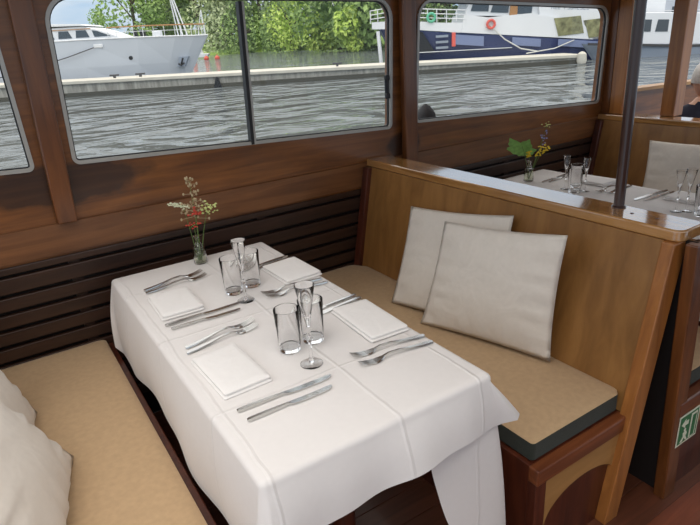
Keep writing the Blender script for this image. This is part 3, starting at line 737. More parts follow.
def sprig(name, label, base, tip, bend, cat, group, build):
    t = empty(name, base, 0, label, cat, group)
    tip = Vector(tip)-Vector(base); pts = []
    for i in range(9):
        f = i/8; pts.append(tip*f+Vector(bend)*math.sin(PI*f))
    m = MB(); m.tube(pts, [.0016-.0006*i/8 for i in range(9)], 6); m.build('stem', M['stem'], t, True)
    build(t, tip, pts); return t
def cluster(mat, nm, n, spread, r, seed, drop=0.0, name='blossom'):
    def f(t, tip, pts):
        q = random.Random(seed)
        m = MB()
        for i in range(n):
            v = Vector((q.gauss(0, spread[0]), q.gauss(0, spread[1]), q.gauss(0, spread[2])-drop)); m.ball(tip+v, r*q.uniform(.7, 1.2), 1, (1, 1, .7))
        m.build(name, M[mat], t, True)
    return f
V1 = make_vase('small clear glass bottle with red and white wild flowers on the nearer table'); V1.location = (.014, 1.245, ZT)
V2 = copy_tree(V1); V2.location = (DX+.02, 1.20, ZT); V2['label'] = 'small clear glass bottle with yellow flowers on the farther table'
G1, G2 = 'wild flowers in the nearer bottle', 'wild flowers in the farther bottle'
b1 = (.014, 1.245, ZT+.012)
# picture-right is roughly (0.85,-0.52): offsets are given along it
def off(c, a, h, d=0): return (c[0]+.85*a+.5*d, c[1]-.52*a+.85*d, ZT+h)
def panicle(t, tip, pts):
    q = random.Random(3); m = MB()
    for i in range(46):
        f = q.uniform(.55, 1.06); p = tip*f; s = .026*(1.1-f)*2.0+.006
        e = p+Vector((q.gauss(0, s), q.gauss(0, s), q.gauss(0, .006))); m.ball(e, .0042, 1, (1, 1, 1.5)); m.tube([p*.97, e], .0007, 4)
    m.build('panicle', M['beige'], t, True)
sprig('panicle_sprig', 'tallest beige dry panicle in the nearer flower bottle', b1, off(b1, .006, .325), (.004, 0, 0), 'flower', G1, panicle)
sprig('red_flower', 'upper red blossom in the nearer flower bottle', (b1[0]+.004, b1[1], b1[2]), off(b1, .016, .205, -.02), (0, 0, 0), 'flower', G1, cluster('red', 'r', 16, (.012, .012, .008), .006, 5))
sprig('red_flower', 'lower red blossom just over the neck of the nearer flower bottle', (b1[0]-.004, b1[1]-.003, b1[2]), off(b1, .002, .162, -.02), (0, 0, 0), 'flower', G1, cluster('red', 'r', 12, (.012, .010, .006), .0055, 6))
def umbel(t, tip, pts):
    q = random.Random(8); m = MB()
    for i in range(36):
        a = q.uniform(-.042, .03); v = Vector((.85*a, -.52*a, -.35*abs(a+.03)+q.gauss(0, .003)))+Vector((q.gauss(0, .008), q.gauss(0, .008), 0)); m.ball(tip+v, .0042, 1, (1.2, 1.2, .6)); m.tube([tip*.93, tip+v], .0006, 4)
    m.build('umbel', M['umbel'], t, True)
    m = MB(); leaf_mesh(m, tip*.55, (.3, -.3, .4), (0, 0, 1), .05, .012); m.build('leaf', M['leaf'], t, True)
sprig('white_umbel', 'pale white umbel leaning left in the nearer flower bottle', (b1[0]-.006, b1[1]+.004, b1[2]), off(b1, -.035, .245), (0, 0, .012), 'flower', G1, umbel)
sprig('lime_flower', 'pale lime bloom leaning right in the nearer flower bottle', (b1[0]+.003, b1[1]-.006, b1[2]), off(b1, .058, .215), (0, 0, .02), 'flower', G1, cluster('lime', 'l', 34, (.014, .014, .016), .0052, 11))
b2 = (DX+.02, 1.20, ZT+.012)
def bigleaf(t, tip, pts):
    m = MB()
    b = bmesh.new(); c = b.verts.new(tip+Vector((0, 0, .012))); n = 60; ring = []
    for i in range(n):
        a = 2*PI*i/n; r = .068*(1+.13*math.cos(5*a)+.06*math.cos(15*a))*(1-.1*math.cos(a))
        u = Vector((.80, -.50, -.15)); v = Vector((-.15, -.35, .75)); ring.append(b.verts.new(tip+u*r*math.cos(a)*1.15+v*r*math.sin(a)*.85+Vector((0, 0, -.016*abs(math.sin(2.5*a))-.01*math.cos(a)))))
    for i in range(n): b.faces.new((c, ring[i], ring[(i+1) % n]))
    m.add(b); m.build('leaf', M['leaf'], t, True)
sprig('leaf_sprig', 'big green lobed leaf leaning left in the farther flower bottle', b2, off(b2, -.042, .19), (0, 0, .02), 'leaf', G2, bigleaf)
sprig('yellow_flower', 'yellow blossom over the neck of the farther flower bottle', (b2[0]-.003, b2[1], b2[2]), off(b2, -.008, .15, -.02), (0, 0, 0), 'flower', G2, cluster('yellow', 'y', 18, (.012, .012, .008), .006, 21))
sprig('yellow_flower', 'yellow blossom leaning right in the farther flower bottle', (b2[0]+.003, b2[1], b2[2]), off(b2, .072, .168), (0, 0, .01), 'flower', G2, cluster('yellow', 'y', 24, (.016, .014, .009), .0065, 22))
sprig('yellow_flower', 'middle yellow blossom of the farther flower bottle, between the other two', (b2[0], b2[1]-.004, b2[2]), off(b2, .038, .148, -.02), (0, 0, 0), 'flower', G2, cluster('yellow', 'y', 14, (.010, .010, .008), .006, 23))
sprig('lilac_flower', 'small lilac blue spike in the farther flower bottle', (b2[0]+.005, b2[1]+.003, b2[2]), off(b2, .070, .232), (0, 0, 0), 'flower', G2, cluster('lilac', 'b', 22, (.007, .007, .022), .005, 24))
sprig('bud_sprig', 'tallest thin green budding stem in the farther flower bottle', (b2[0]-.005, b2[1]-.003, b2[2]), off(b2, .085, .295), (0, 0, 0), 'flower', G2, cluster('lime', 'g', 12, (.014, .010, .007), .0045, 25))

# ------------------------------------------------------------------ pillows
def pillow(corners, T, label, group, seed, name='throw_pillow', dent=0.0):
    """corners: bottom-left, bottom-right, top-right, top-left in world space; T full thickness"""
    BL, BR, TR, TL = [Vector(c) for c in corners]
    base = (BL+BR)/2; q = random.Random(seed); N = 26
    nrm = (BR-BL).cross(TL-BL).normalized()
    ph = [q.uniform(0, 6) for _ in range(8)]
    b = bmesh.new(); grid = {}
    for side in (1, -1):
        for i in range(N+1):
            for j in range(N+1):
                if side == -1 and (i in (0, N) or j in (0, N)): grid[(side, i, j)] = grid[(1, i, j)]; continue
                u, v = i/N*2-1, j/N*2-1
                # sides pull in between the corners
                uu = u*(1-.045*(1-v*v)*(abs(u)**3)); vv = v*(1-.045*(1-u*u)*(abs(v)**3))
                s, t = (uu+1)/2, (vv+1)/2
                P = BL*(1-s)*(1-t)+BR*s*(1-t)+TR*s*t+TL*(1-s)*t
                th = T/2*max(0, (1-abs(u)**2.4)*(1-abs(v)**2.4))**.78
                e = 1-min(1-abs(u), 1-abs(v))       # 1 at the seam
                along = s if (1-abs(v)) < (1-abs(u)) else t
                wr = (math.sin(along*38+ph[0])+.6*math.sin(along*61+ph[1]))*.010*max(0, e)**3*(1-e**8)*T/.11
                wr += .003*math.sin(u*5+ph[2]+v*3)*math.sin(v*6+ph[3])*(1-e)
                P = P+nrm*side*(th+wr)
                grid[(side, i, j)] = b.verts.new(P-base)
    for side in (1, -1):
        for i in range(N):
            for j in range(N):
                f = [grid[(side, i, j)], grid[(side, i+1, j)], grid[(side, i+1, j+1)], grid[(side, i, j+1)]]
                b.faces.new(f if side == 1 else f[::-1])
    bmesh.ops.recalc_face_normals(b, faces=b.faces)
    m = MB(); m.add(b); o = m.build(name, M['pillow'], None, 'all', loc=base)
    return tag(o, label, 'pillow', group)
GP = 'white pillows on the benches'
pillow([(.690, .735, .462), (.842, .232, .466), (.868, .222, .918), (.846, .765, .846)], .098, 'large white pillow in front, leaning on the other on the golden bench', GP, 1)
pillow([(.716, .960, .464), (.832, .46, .468), (.940, .503, .905), (.936, 1.085, .822)], .072, 'white pillow half hidden behind the front one on the golden bench', GP, 2)
pillow([(-.69, .24, .468), (-.592, .735, .468), (-.80, .78, .838), (-.88, .30, .838)], .115, 'white pillow in the lower left corner, front one on the left seat', GP, 3)
pillow([(-.715, .66, .464), (-.655, 1.055, .464), (-.80, 1.14, .785), (-.86, .72, .785)], .10, 'white pillow at the left edge behind the lower left one', GP, 4)
pillow([(2.63, .50, .47), (2.60, 1.02, .47), (2.72, 1.06, .86), (2.75, .52, .88)][::1], .10, 'off white pillow on the far bench behind the glasses at right', GP, 5)

# ------------------------------------------------------------------ exit sticker
st = empty('exit_sticker', (1.128, -.1062, .272), 0, 'green and white emergency exit sticker on the end of the next bench', 'sign')
w, h = .062, .060
m = MB(); m.box(-w, w, -.0008, 0, -h, h); m.build('backing', M['sign_white'], st)
m = MB(); m.box(-w+.007, w-.007, -.0014, -.0009, -h+.007, h-.007); m.build('field', M['sign_green'], st)
def flat(pts, name, mat): mm = MB(); mm.prism(pts, 1, -.0021, -.0015); return mm.build(name, M[mat], st)
flat([(.010, -.050), (.046, -.050), (.046, .046), (.010, .046)], 'door_symbol', 'sign_white')
flat([(.018, -.046), (.040, -.046), (.040, .038), (.018, .038)], 'door_opening', 'sign_green').location = (0, -.0006, 0)
flat([(-.046, .022), (-.022, .040), (-.022, .030), (-.004, .030), (-.004, .014), (-.022, .014), (-.022, .004)], 'arrow_symbol', 'sign_white')
mm = MB(); mm.ball((-.020, -.0018, -.004), .007, 2, (1, .08, 1)); mm.build('figure_head', M['sign_white'], st)
flat([(-.030, -.014), (-.012, -.010), (-.004, -.022), (-.010, -.032), (.002, -.050), (-.008, -.050), (-.018, -.036), (-.030, -.050), (-.042, -.048), (-.026, -.030)], 'figure_symbol', 'sign_white')

# ------------------------------------------------------------------ person on the foredeck
def skin_body(name, joints, edges, mat, parent, sub=2, root_i=0):
    me = bpy.data.meshes.new(name); me.from_pydata([j[:3] for j in joints], edges, [])
    o = bpy.data.objects.new(name, me); COL.objects.link(o)
    o.modifiers.new('skin', 'SKIN'); sd = o.modifiers.new('sub', 'SUBSURF'); sd.levels = sub; sd.render_levels = sub
    for i, v in enumerate(me.skin_vertices[0].data):
        r = joints[i][3]; v.radius = (r, r) if not isinstance(r, tuple) else r; v.use_root = (i == root_i)
    bpy.context.view_layer.update()
    dg = bpy.context.evaluated_depsgraph_get(); nm = bpy.data.meshes.new_from_object(o.evaluated_get(dg))
    bpy.data.objects.remove(o); bpy.data.meshes.remove(me)
    nm.materials.clear(); nm.materials.append(mat); nm.shade_smooth(); nm.name = name
    q = bpy.data.objects.new(name, nm); COL.objects.link(q); q.parent = parent; return q
pz = -.02
per = empty('person', (3.42, 1.145, 0), math.radians(8), 'grey haired person in a dark navy jumper sitting beyond the openings at the right edge', 'person')
# faces +x (towards the bow), seated; local frame at the floor below the hips
J = [(0, 0, .50, .13), (0.01, 0, .66, .125), (0.0, 0, .80, .135), (-.01, 0, .90, .11), (0, 0, .985, .055), (.02, 0, 1.04, .05),
     (-.005, .15, .895, .062), (.02, .205, .76, .05), (.05, .215, .66, .045), (.16, .19, .60, .038), (.28, .14, .585, .03),
     (-.005, -.15, .895, .062), (.02, -.205, .76, .05), (.05, -.215, .66, .045), (.16, -.19, .60, .038), (.28, -.14, .585, .03),
     (.05, .10, .50, .095), (.24, .12, .515, .082), (.43, .13, .50, .068), (.44, .13, .30, .055), (.43, .13, .08, .042), (.50, .13, .035, .036), (.58, .13, .03, .03),
     (.05, -.10, .50, .095), (.24, -.12, .515, .082), (.43, -.13, .50, .068), (.44, -.13, .30, .055), (.43, -.13, .08, .042), (.50, -.13, .035, .036), (.58, -.13, .03, .03)]
Ed = [(0, 1), (1, 2), (2, 3), (3, 4), (4, 5), (3, 6), (6, 7), (7, 8), (8, 9), (9, 10), (3, 11), (11, 12), (12, 13), (13, 14), (14, 15),
      (0, 16), (16, 17), (17, 18), (18, 19), (19, 20), (20, 21), (21, 22), (0, 23), (23, 24), (24, 25), (25, 26), (26, 27), (27, 28), (28, 29)]
body = skin_body('body', J, Ed, M['navy_knit'], per)
body.data.materials.append(M['trouser']); body.data.materials.append(M['skin']); body.data.materials.append(M['black'])
for f in body.data.polygons:
    c = f.center
    if c.z > .995 and abs(c.y) < .09: f.material_index = 2
    elif c.z < .075: f.material_index = 3
    elif c.z < .50 or (c.x > .13 and c.z < .575 and abs(c.y) < .21 and not (c.x > .2 and c.z > .57)): f.material_index = 1
def head(parent):
    b = bmesh.new(); bmesh.ops.create_uvsphere(b, u_segments=32, v_segments=24, radius=1)
    for v in b.verts:
        x, y, z = v.co
        fx = x*.098; fy = y*.074*(1-.18*max(0, -z)**1.5); fz = z*.118
        if x > 0 and z < 0: fx *= 1-.12*(-z)
        if x < -.2 and z < -.2: fx *= 1-.35*(-z-.2)
        n = math.exp(-((y/.16)**2))*math.exp(-(((z+.18)/.20)**2))*(1 if x > .4 else 0); fx += .024*n          # nose
        for sy in (-1, 1):
            e = math.exp(-(((y-sy*.38)/.16)**2))*math.exp(-(((z-.03)/.11)**2))*(1 if x > .3 else 0); fx -= .008*e
        mth = math.exp(-((y/.28)**2))*math.exp(-(((z+.50)/.05)**2))*(1 if x > .3 else 0); fx -= .005*mth
        v.co = (fx+.025, fy, fz+1.135)
    m = MB(); m.add(b)
    for sy in (-1, 1): m.ball((.018, sy*.076, 1.125), .03, 2, (.55, .3, 1.0))
    h = m.build('head', M['skin'], parent, 'all')
    for sy in (-1, 1):
        m = MB(); m.ball((.112, sy*.028, 1.139), .011, 2); m.build('eye', M['black'], h, 'all')
    m = MB()
    b = bmesh.new(); bmesh.ops.create_uvsphere(b, u_segments=32, v_segments=20, radius=1)
    kill = []
    for v in b.verts:
        x, y, z = v.co
        if z < -.35-.1*x or (x > .45 and z < .55) or (x > .1 and z < .25): kill.append(v)
        v.co = (x*.108+.018, y*.084, z*.126+1.142)
    bmesh.ops.delete(b, geom=kill, context='VERTS'); m.add(b); m.build('hair', M['hair'], parent, 'all')
    m = MB()
    for sy in (-1, 1):
        m.tube([(.01, sy*.083, 1.15), (.06, sy*.083, 1.148), (.118, sy*.062, 1.145)], .0028, 6)
        m.tube([(.128, sy*.030+.022*math.cos(a), 1.14+.02*math.sin(a)) for a in [2*PI*i/14 for i in range(15)]], .0022, 6)
    m.tube([(.130, -.010, 1.145), (.132, 0, 1.148), (.130, .010, 1.145)], .0022, 6)
    m.build('glasses', M['black'], parent, True)
    return h
head(per)
def hand(parent, sy):
    root = (.28, sy*.14, .585); m = MB()
    J = [(.27, sy*.142, .585, .026), (.32, sy*.13, .582, .030), (.355, sy*.122, .578, .026)]; E = [(0, 1), (1, 2)]
    for k in range(4):
        yy = sy*(.122+(-.028+.019*k)); L = (.8, .95, 1, .88)[k if sy > 0 else 3-k]; i0 = len(J)
        J += [(.372, yy, .582, .0095), (.372+.030*L, yy, .584, .0088), (.372+.052*L, yy, .572, .008), (.372+.064*L, yy, .556, .007)]
        E += [(2, i0), (i0, i0+1), (i0+1, i0+2), (i0+2, i0+3)]
    i0 = len(J); J += [(.315, sy*.095, .582, .012), (.345, sy*.078, .576, .010), (.368, sy*.074, .566, .0085)]; E += [(1, i0), (i0, i0+1), (i0+1, i0+2)]
    return skin_body('hand', J, E, M['skin'], parent, 1)
hand(per, 1); hand(per, -1)
ds = empty('deck_seat', (3.45, .75, 0), 0, 'low wooden seat on the foredeck under the grey haired person', 'seat')
m = MB(); m.box(-.22, .2, -.7, .7, .36, .395, .006); m.build('seat_board', M['seat_rail'], ds)
for yy in (-.6, .6):
    m = MB(); m.box(-.19, .17, yy-.02, yy+.02, 0.0, .36); m.build('leg', M['mahogany'], ds)
# foredeck side
m = MB()
sec = []
for i in range(13):
    t = i/12; x = 2.99+3.0*t; yy = 1.56-.55*t**2.2; zt = 1.068-.018*t*2
    sec.append([(x, yy+.025, 0), (x, yy-.025, 0), (x, yy-.025, zt), (x, yy+.025, zt)])
m.loft(sec); struct(m.build('wall_bow', M['plank']), 'reddish wooden bulwark of the foredeck seen through the far openings', 'wall')
m = MB()
sec = []
for i in range(13):
    t = i/12; x = 2.99+3.0*t; yy = 1.56-.55*t**2.2; zt = 1.069-.018*t*2
    sec.append([(x, yy+.05, zt), (x, yy-.05, zt), (x, yy-.05, zt+.022), (x, yy+.05, zt+.022)])
m.loft(sec); struct(m.build('trim_9', M['ply_light']), 'pale top rail on the foredeck bulwark', 'rail')
# hull outside
m = MB(); m.box(-1.7, 2.99, Y+.052, Y+.10, -.4, .98)
struct(m.build('wall_hull', M['mahogany']), 'outer hull side', 'hull')

# ------------------------------------------------------------------ outside: water, quay, boats, shore
WZ = -.1
m = MB(); b = bmesh.new()
vv = [b.verts.new(p) for p in ((-160, 1.62, WZ), (300, 1.62, WZ), (300, 320, WZ), (-160, 320, WZ))]; b.faces.new(vv); m.add(b)
wtr = m.build('river_water', M['water']); tag(wtr, 'rippled grey water outside the windows', 'water', kind='structure')
QA = Vector((2.837, 26.632, 0)); QR = math.atan2(-.526, .851)
def quay_frame(name, u, v, label=None, cat=None, group=None, kind=None):
    d = Vector((.851, -.526, 0)); n = Vector((.526, .851, 0)); p = QA+d*u+n*v
    return empty(name, p, QR, label, cat, group, kind)
def ztop(u): return .545-.0125*u
q = quay_frame('concrete_quay', 0, 0, 'long weathered concrete quay crossing the water outside', 'quay')
m = MB()
m.prism([(-14, WZ-.3), (21.8, WZ-.3), (21.8, ztop(21.8)-.13), (-14, ztop(-14)-.13)], 1, 0.02, 2.0)
m.build('wall_face', M['concrete'], q)
m = MB(); m.prism([(-14, ztop(-14)-.13), (21.85, ztop(21.85)-.13), (21.85, ztop(21.85)), (-14, ztop(-14))], 1, -.06, 2.05, .02); m.build('coping', M['concrete_top'], q)
m = MB(); m.prism([(-14, WZ-.05), (21.8, WZ-.05), (21.8, WZ+.17), (-14, WZ+.17)], 1, 0.0, 0.03); m.build('waterline', M['wet'], q)
o = quay_frame('rubber_fender', 6.55, 0, 'black wedge shaped fender on the quay face left of the window mullion', 'fender')
m = MB(); m.prism([(-.17, -.12), (.19, -.12), (.06, .34), (-.02, .34)], 1, -.10, .018, .02); m.build('wedge', M['black'], o)
def bollard(u, v, label):
    o = quay_frame('mooring_cleat', u, v, label, 'cleat', 'cleats along the quay'); o.location.z = ztop(u)
    m = MB(); m.box(-.05, .05, -.05, .05, 0, .10, .01); m.build('foot', M['dark_rope'], o)
    m = MB(); m.tube([(-.2, 0, .12), (.2, 0, .12)], .035, 8); m.build('horn', M['dark_rope'], o)
bollard(2.1, .7, 'dark cleat on the quay below the porthole of the grey yacht')
bollard(3.2, .7, 'dark cleat on the quay left of the grey yacht anchor')
bollard(11.6, .7, 'dark cleat on the quay left of the middle post')
o = quay_frame('quay_fender', 21.78, -.12, 'pale round fender hanging at the right end of the quay', 'fender'); o.location.z = .05
m = MB(); m.lathe([(.02, .34), (.1, .31), (.17, .24), (.2, .0), (.17, -.14), (.02, -.16)], 16); m.build('fender_body', M['concrete_top'], o, True)

def hull(parent, st, mat, name='hull', bow_right=True, zb=-.2):
    """stations (u, half beam deck, half beam water, deck z) about a centre line at v=0 local"""
    secs = []
    for u, ud, hb, hw, zd in st:
        secs.append([(ud, -hb, zd), (u+(ud-u)*.4, -(hb*.55+hw*.45), zd*.45+zb*.55+.1), (u, -hw, zb), (u, hw, zb), (u+(ud-u)*.4, (hb*.55+hw*.45), zd*.45+zb*.55+.1), (ud, hb, zd)])
    m = MB(); m.loft(secs); return m.build(name, mat, parent, False)
# grey yacht
yt = quay_frame('grey_yacht', 0, 4.4, 'pale grey motor yacht moored behind the quay at left, bow pointing right', 'boat')
ys = [(-11, -11, 1.4, 1.3, 2.12), (-4, -4, 1.5, 1.4, 2.18), (0, 0, 1.4, 1.2, 2.16), (2.2, 2.6, 1.15, .8, 2.12), (3.4, 4.2, .75, .35, 2.08), (3.9, 5.0, .4, .12, 2.05), (4.15, 5.55, .06, .03, 2.05)]
hull(yt, ys, M['grey_paint'])
m = MB()
for i in range(len(ys)-1):
    a, b_ = ys[i], ys[i+1]; m.tube([(a[1], -a[2], a[4]), (b_[1], -b_[2], b_[4])], .035, 6)
m.build('gunwale', M['white_paint'], yt)
m = MB(); m.prism([(-9, 2.15), (1.85, 2.14), (.85, 2.55), (.2, 2.72), (-9, 2.78)], 1, -1.1, 1.1, .02); m.build('cabin', M['white_paint'], yt)
m = MB(); m.prism([(-9, 2.79), (-1.2, 2.79), (.35, 2.74), (.1, 2.83), (-1.2, 2.90), (-9, 2.92)], 1, -1.2, 1.2, .01); m.build('cabin_roof', M['white_paint'], yt)
for u in (-3.4, -2.45, -1.55, -.75, 0.05):
    m = MB(); m.prism([(u-.28, 2.26), (u+.34, 2.26), (u+.22, 2.56), (u-.22, 2.57)], 1, -1.125, -1.09); m.build('cabin_window', M['boat_glass'], yt)
m = MB(); m.prism([(.62, 2.26), (1.35, 2.26), (.78, 2.50), (.55, 2.54)], 1, -1.125, -1.09); m.build('cabin_window', M['boat_glass'], yt)
m = MB(); m.prism([(-9, 2.66), (.5, 2.60), (.5, 2.63), (-9, 2.69)], 1, -1.13, -1.1); m.build('cabin_stripe', M['teak'], yt)
rl = [(1.3, -1.3, 2.14), (2.6, -1.12, 2.13), (4.2, -.74, 2.1), (5.0, -.40, 2.08), (5.45, -.06, 2.07)]
m = MB(); m.tube([(a, b_, c+.46) for a, b_, c in rl], .03, 6); m.build('rail', M['teak'], yt)
m = MB(); m.tube([(a, b_, c+.24) for a, b_, c in rl], .012, 5)
for k in range(15):
    f = k/14*(len(rl)-1); i = min(int(f), len(rl)-2); t = f-i; p = Vector(rl[i]).lerp(Vector(rl[i+1]), t); m.tube([p, p+Vector((0, 0, .45))], .016, 5)
m.build('stanchions', M['steel_rail'], yt)
m = MB(); m.tube([(4.35, 0, 2.1), (3.95, 0, 4.6)], .04, 6); m.tube([(4.1, .2, 2.1), (3.95, 0, 4.6)], .025, 6); m.tube([(4.6, -.1, 2.1), (3.95, 0, 4.6)], .03, 6); m.build('mast', M['white_paint'], yt)
m = MB(); m.tube([(5.42, 0, 2.1), (5.38, 0, 3.15)], .025, 6); m.tube([(5.1, 0, 2.1), (5.38, 0, 3.15)], .015, 6); m.build('jackstaff', M['white_paint'], yt)
m = MB(); m.box(3.0, 3.4, -.3, .1, 2.1, 2.38, .05); m.build('deck_box', M['white_paint'], yt)
m = MB(); m.box(2.2, 2.35, -.5, -.3, 2.1, 2.45); m.box(2.5, 2.7, -.5, -.2, 2.1, 2.42); m.build('windlass', M['black'], yt)
m = MB(); m.ball((2.05, -1.06, 1.27), .11, 2, (1, .3, 1)); m.build('porthole', M['black'], yt, True)
m = MB(); m.prism([(4.02, .72), (4.35, .72), (4.60, 1.15), (4.2, 1.15)], 1, -.60, -.2); m.build('anchor_pocket', M['mid_grey'], yt)
m = MB(); m.tube([(4.35, -.62, 1.1), (4.22, -.62, .82)], .04, 6); m.tube([(4.1, -.62, .86), (4.22, -.62, .78), (4.38, -.62, .88)], .04, 6); m.build('anchor', M['black'], yt)
m = MB(); m.box(.55, .98, -1.33, -1.2, 1.78, 1.94, .03); m.build('fairlead', M['white_paint'], yt)
m = MB(); m.tube([(.6, -1.42, 1.80), (-.6, -1.5, 1.47), (-2.6, -1.6, 1.02), (-4.6, -1.8, .62)], .022, 6); m.build('mooring_line', M['dark_rope'], yt)
# navy passenger ship
ns = quay_frame('navy_ship', 0, 3.9, 'navy blue and white passenger ship moored behind the quay at right', 'boat')
def zs(u): return 1.66-.118*(u-15.2)        # top of the navy band
hs = [(14.6, 13.55, .25, .1, zs(14)+.30), (15.1, 14.6, .9, .5, zs(14.6)+.02), (16.5, 16.3, 1.3, 1.1, zs(16.5)), (19, 19, 1.4, 1.3, zs(19)), (22, 22, 1.4, 1.3, zs(22)), (27, 27, 1.4, 1.3, zs(25))]
hull(ns, hs, M['navy'])
def band(nm, mat, pts, y0=-1.44, y1=-1.38, bev=0): mm = MB(); mm.prism(pts, 1, y0, y1, bev); return mm.build(nm, M[mat], ns)
m = MB()
wb = [(13.35, -.2, 1.80, 2.0), (14.6, -.95, zs(14.6), .36), (16.4, -1.34, zs(16.4), .36), (18.0, -1.42, zs(18), .46)]
for i in range(3):
    a, b_ = wb[i], wb[i+1]
    ha = .3 if i == 0 else a[3]
    m.loft([[(a[0], a[1], a[2]), (a[0], a[1]+.06, a[2]), (a[0], a[1]+.06, a[2]+ha), (a[0], a[1], a[2]+ha)], [(b_[0], b_[1], b_[2]), (b_[0], b_[1]+.06, b_[2]), (b_[0], b_[1]+.06, b_[2]+b_[3]), (b_[0], b_[1], b_[2]+b_[3])]])
m.build('bulwark', M['white_paint'], ns)
m = MB()
pr_ = [(13.3, -.15, 2.05), (14.2, -.7, zs(14.2)+.34), (15.2, -1.1, zs(15.2)+.34), (16.3, -1.33, zs(16.3)+.36), (17.5, -1.42, zs(17.5)+.40)]
for h in (.18, .36, .54): m.tube([(a, b_, c+h) for a, b_, c in pr_], .022, 5)
for k in range(12):
    f = k/11*4; i = min(int(f), 3); p = Vector(pr_[i]).lerp(Vector(pr_[i+1]), f-i); m.tube([p, p+Vector((0, 0, .55))], .022, 5)
m.build('railing', M['steel_rail'], ns)
band('superstructure', 'white_paint', [(17.3, zs(17.3)), (23.3, zs(23.3)+.05), (22.6, zs(22.6)+1.0), (21.9, zs(22)+.86), (20.4, zs(20.4)+.98), (18.5, zs(18.5)+.70), (17.4, zs(17.4)+.75)], -1.42, 1.3)
band('wheelhouse', 'white_paint', [(17.5, zs(17.5)+.72), (20.9, zs(20.9)+.9), (20.6, 3.1), (17.85, 3.3)], -1.15, 1.1)
for a, b_ in ((17.75, 18.55), (18.65, 19.45), (19.75, 20.5)):
    mm = MB(); mm.prism([(a, zs(a)+.92), (b_, zs(b_)+.95), (b_+.05, zs(b_)+1.5), (a+.15, zs(a)+1.35)], 1, -1.18, -1.14); mm.build('wheelhouse_window', M['boat_glass'], ns)
band('wheelhouse_roof', 'white_paint', [(16.9, 2.86), (21.0, 2.62), (21.0, 2.72), (16.9, 2.98)], -1.5, 1.3, .01)
mm = MB(); mm.prism([(19.5, zs(19.5)+.83), (19.85, zs(19.8)+.83), (19.85, zs(19.8)+1.4), (19.55, zs(19.5)+1.4)], 1, -1.22, -1.15); mm.build('wooden_door', M['teak'], ns)
band('after_house', 'white_paint', [(20.9, zs(20.9)+.2), (26.5, zs(26.5)+.9), (26.5, 2.9), (20.75, 2.75)], -1.3, 1.3)
for a, b_ in ((21.55, 22.75), (22.95, 24.0)):
    mm = MB(); mm.prism([(a+.15, zs(a)+.08), (b_+.1, zs(b_)+.28), (b_-.1, zs(b_)+1.02), (a-.1, zs(a)+.84)], 1, -1.45, -1.3); mm.build('saloon_window', M['curtain_glass'], ns)
# a line of small illegible grey lettering high on the after house
m = MB(); q2 = random.Random(4)
for k in range(12):
    u = 21.35+k*.145
    if k == 3: continue
    z0 = 2.12-.075*(u-21.35)+.02
    for part in q2.sample([(0, 0, .02, .14), (.08, 0, .10, .14), (.0, .12, .1, .14), (0, .06, .1, .08), (0, 0, .1, .02)], 3):
        m.box(u+part[0], u+part[2], -1.312, -1.30, z0+part[1], z0+part[3])
m.build('lettering', M['mid_grey'], ns)
band('hull_window', 'navy_light', [(16.9, zs(16.9)-.52), (18.3, zs(18.3)-.52), (18.3, zs(18.3)-.10), (16.9, zs(16.9)-.10)], -1.47, -1.40)
band('hull_window', 'navy_light', [(19.6, zs(19.6)-.40), (20.9, zs(20.9)-.40), (20.9, zs(20.9)-.06), (19.6, zs(19.6)-.06)], -1.47, -1.40)
band('hull_window', 'navy_light', [(21.7, zs(21.7)-.32), (24.2, zs(24.2)-.32), (24.2, zs(24.2)-.02), (21.7, zs(21.7)-.02)], -1.47, -1.40)
band('hull_stripe', 'white_paint', [(15.3, zs(15.3)-.98), (19.6, zs(19.6)-.52), (19.6, zs(19.6)-.49), (15.3, zs(15.3)-.95)], -1.46, -1.36)
m = MB(); m.prism([(14.95, zs(15)-1.0), (16.1, zs(16.1)-.86), (15.55, zs(15.5)-.08), (15.15, zs(15.1)-.05)], 1, -1.30, -1.1); m.build('bow_shield', M['black'], ns)
m = MB()
for k in range(3): m.box(16.15, 16.7, -1.40, -1.3, zs(16.4)-.26-.24*k, zs(16.4)-.16-.24*k)
m.build('rubbing_strakes', M['mid_grey'], ns)
m = MB(); m.box(16.85, 17.02, -1.50, -1.40, zs(16.9)-.62, zs(16.9)-.02, .03); m.build('red_fender', M['red_ring'], ns)
m = MB(); m.tube([(13.72, -.35, .1), (13.62, -.3, 1.7)], .09, 8); m.build('bow_pile', M['white_paint'], ns)
def ring(parent, c, r, mat, name):
    m = MB(); m.tube([(c[0]+r*math.cos(a), c[1], c[2]+r*math.sin(a)) for a in [2*PI*i/20 for i in range(21)]], .055, 8, False)
    return m.build(name, M[mat], parent, True)
ring(ns, (18.6, -1.50, zs(18.6)+.42), .17, 'red_ring', 'life_ring'); ring(ns, (15.95, -1.30, zs(15.95)+.55), .17, 'green_ring', 'life_ring')
m = MB(); m.tube([(18.55, -1.46, 1.66), (19.2, -1.6, 1.02), (19.9, -1.8, .58), (20.6, -2.1, .42)], .03, 6); m.build('mooring_line', M['rope'], ns)
m = MB(); m.tube([(20.0, -2.3, .38), (21.4, -1.9, .50), (22.4, -1.5, .78)], .025, 6); m.build('mooring_line', M['rope'], ns)
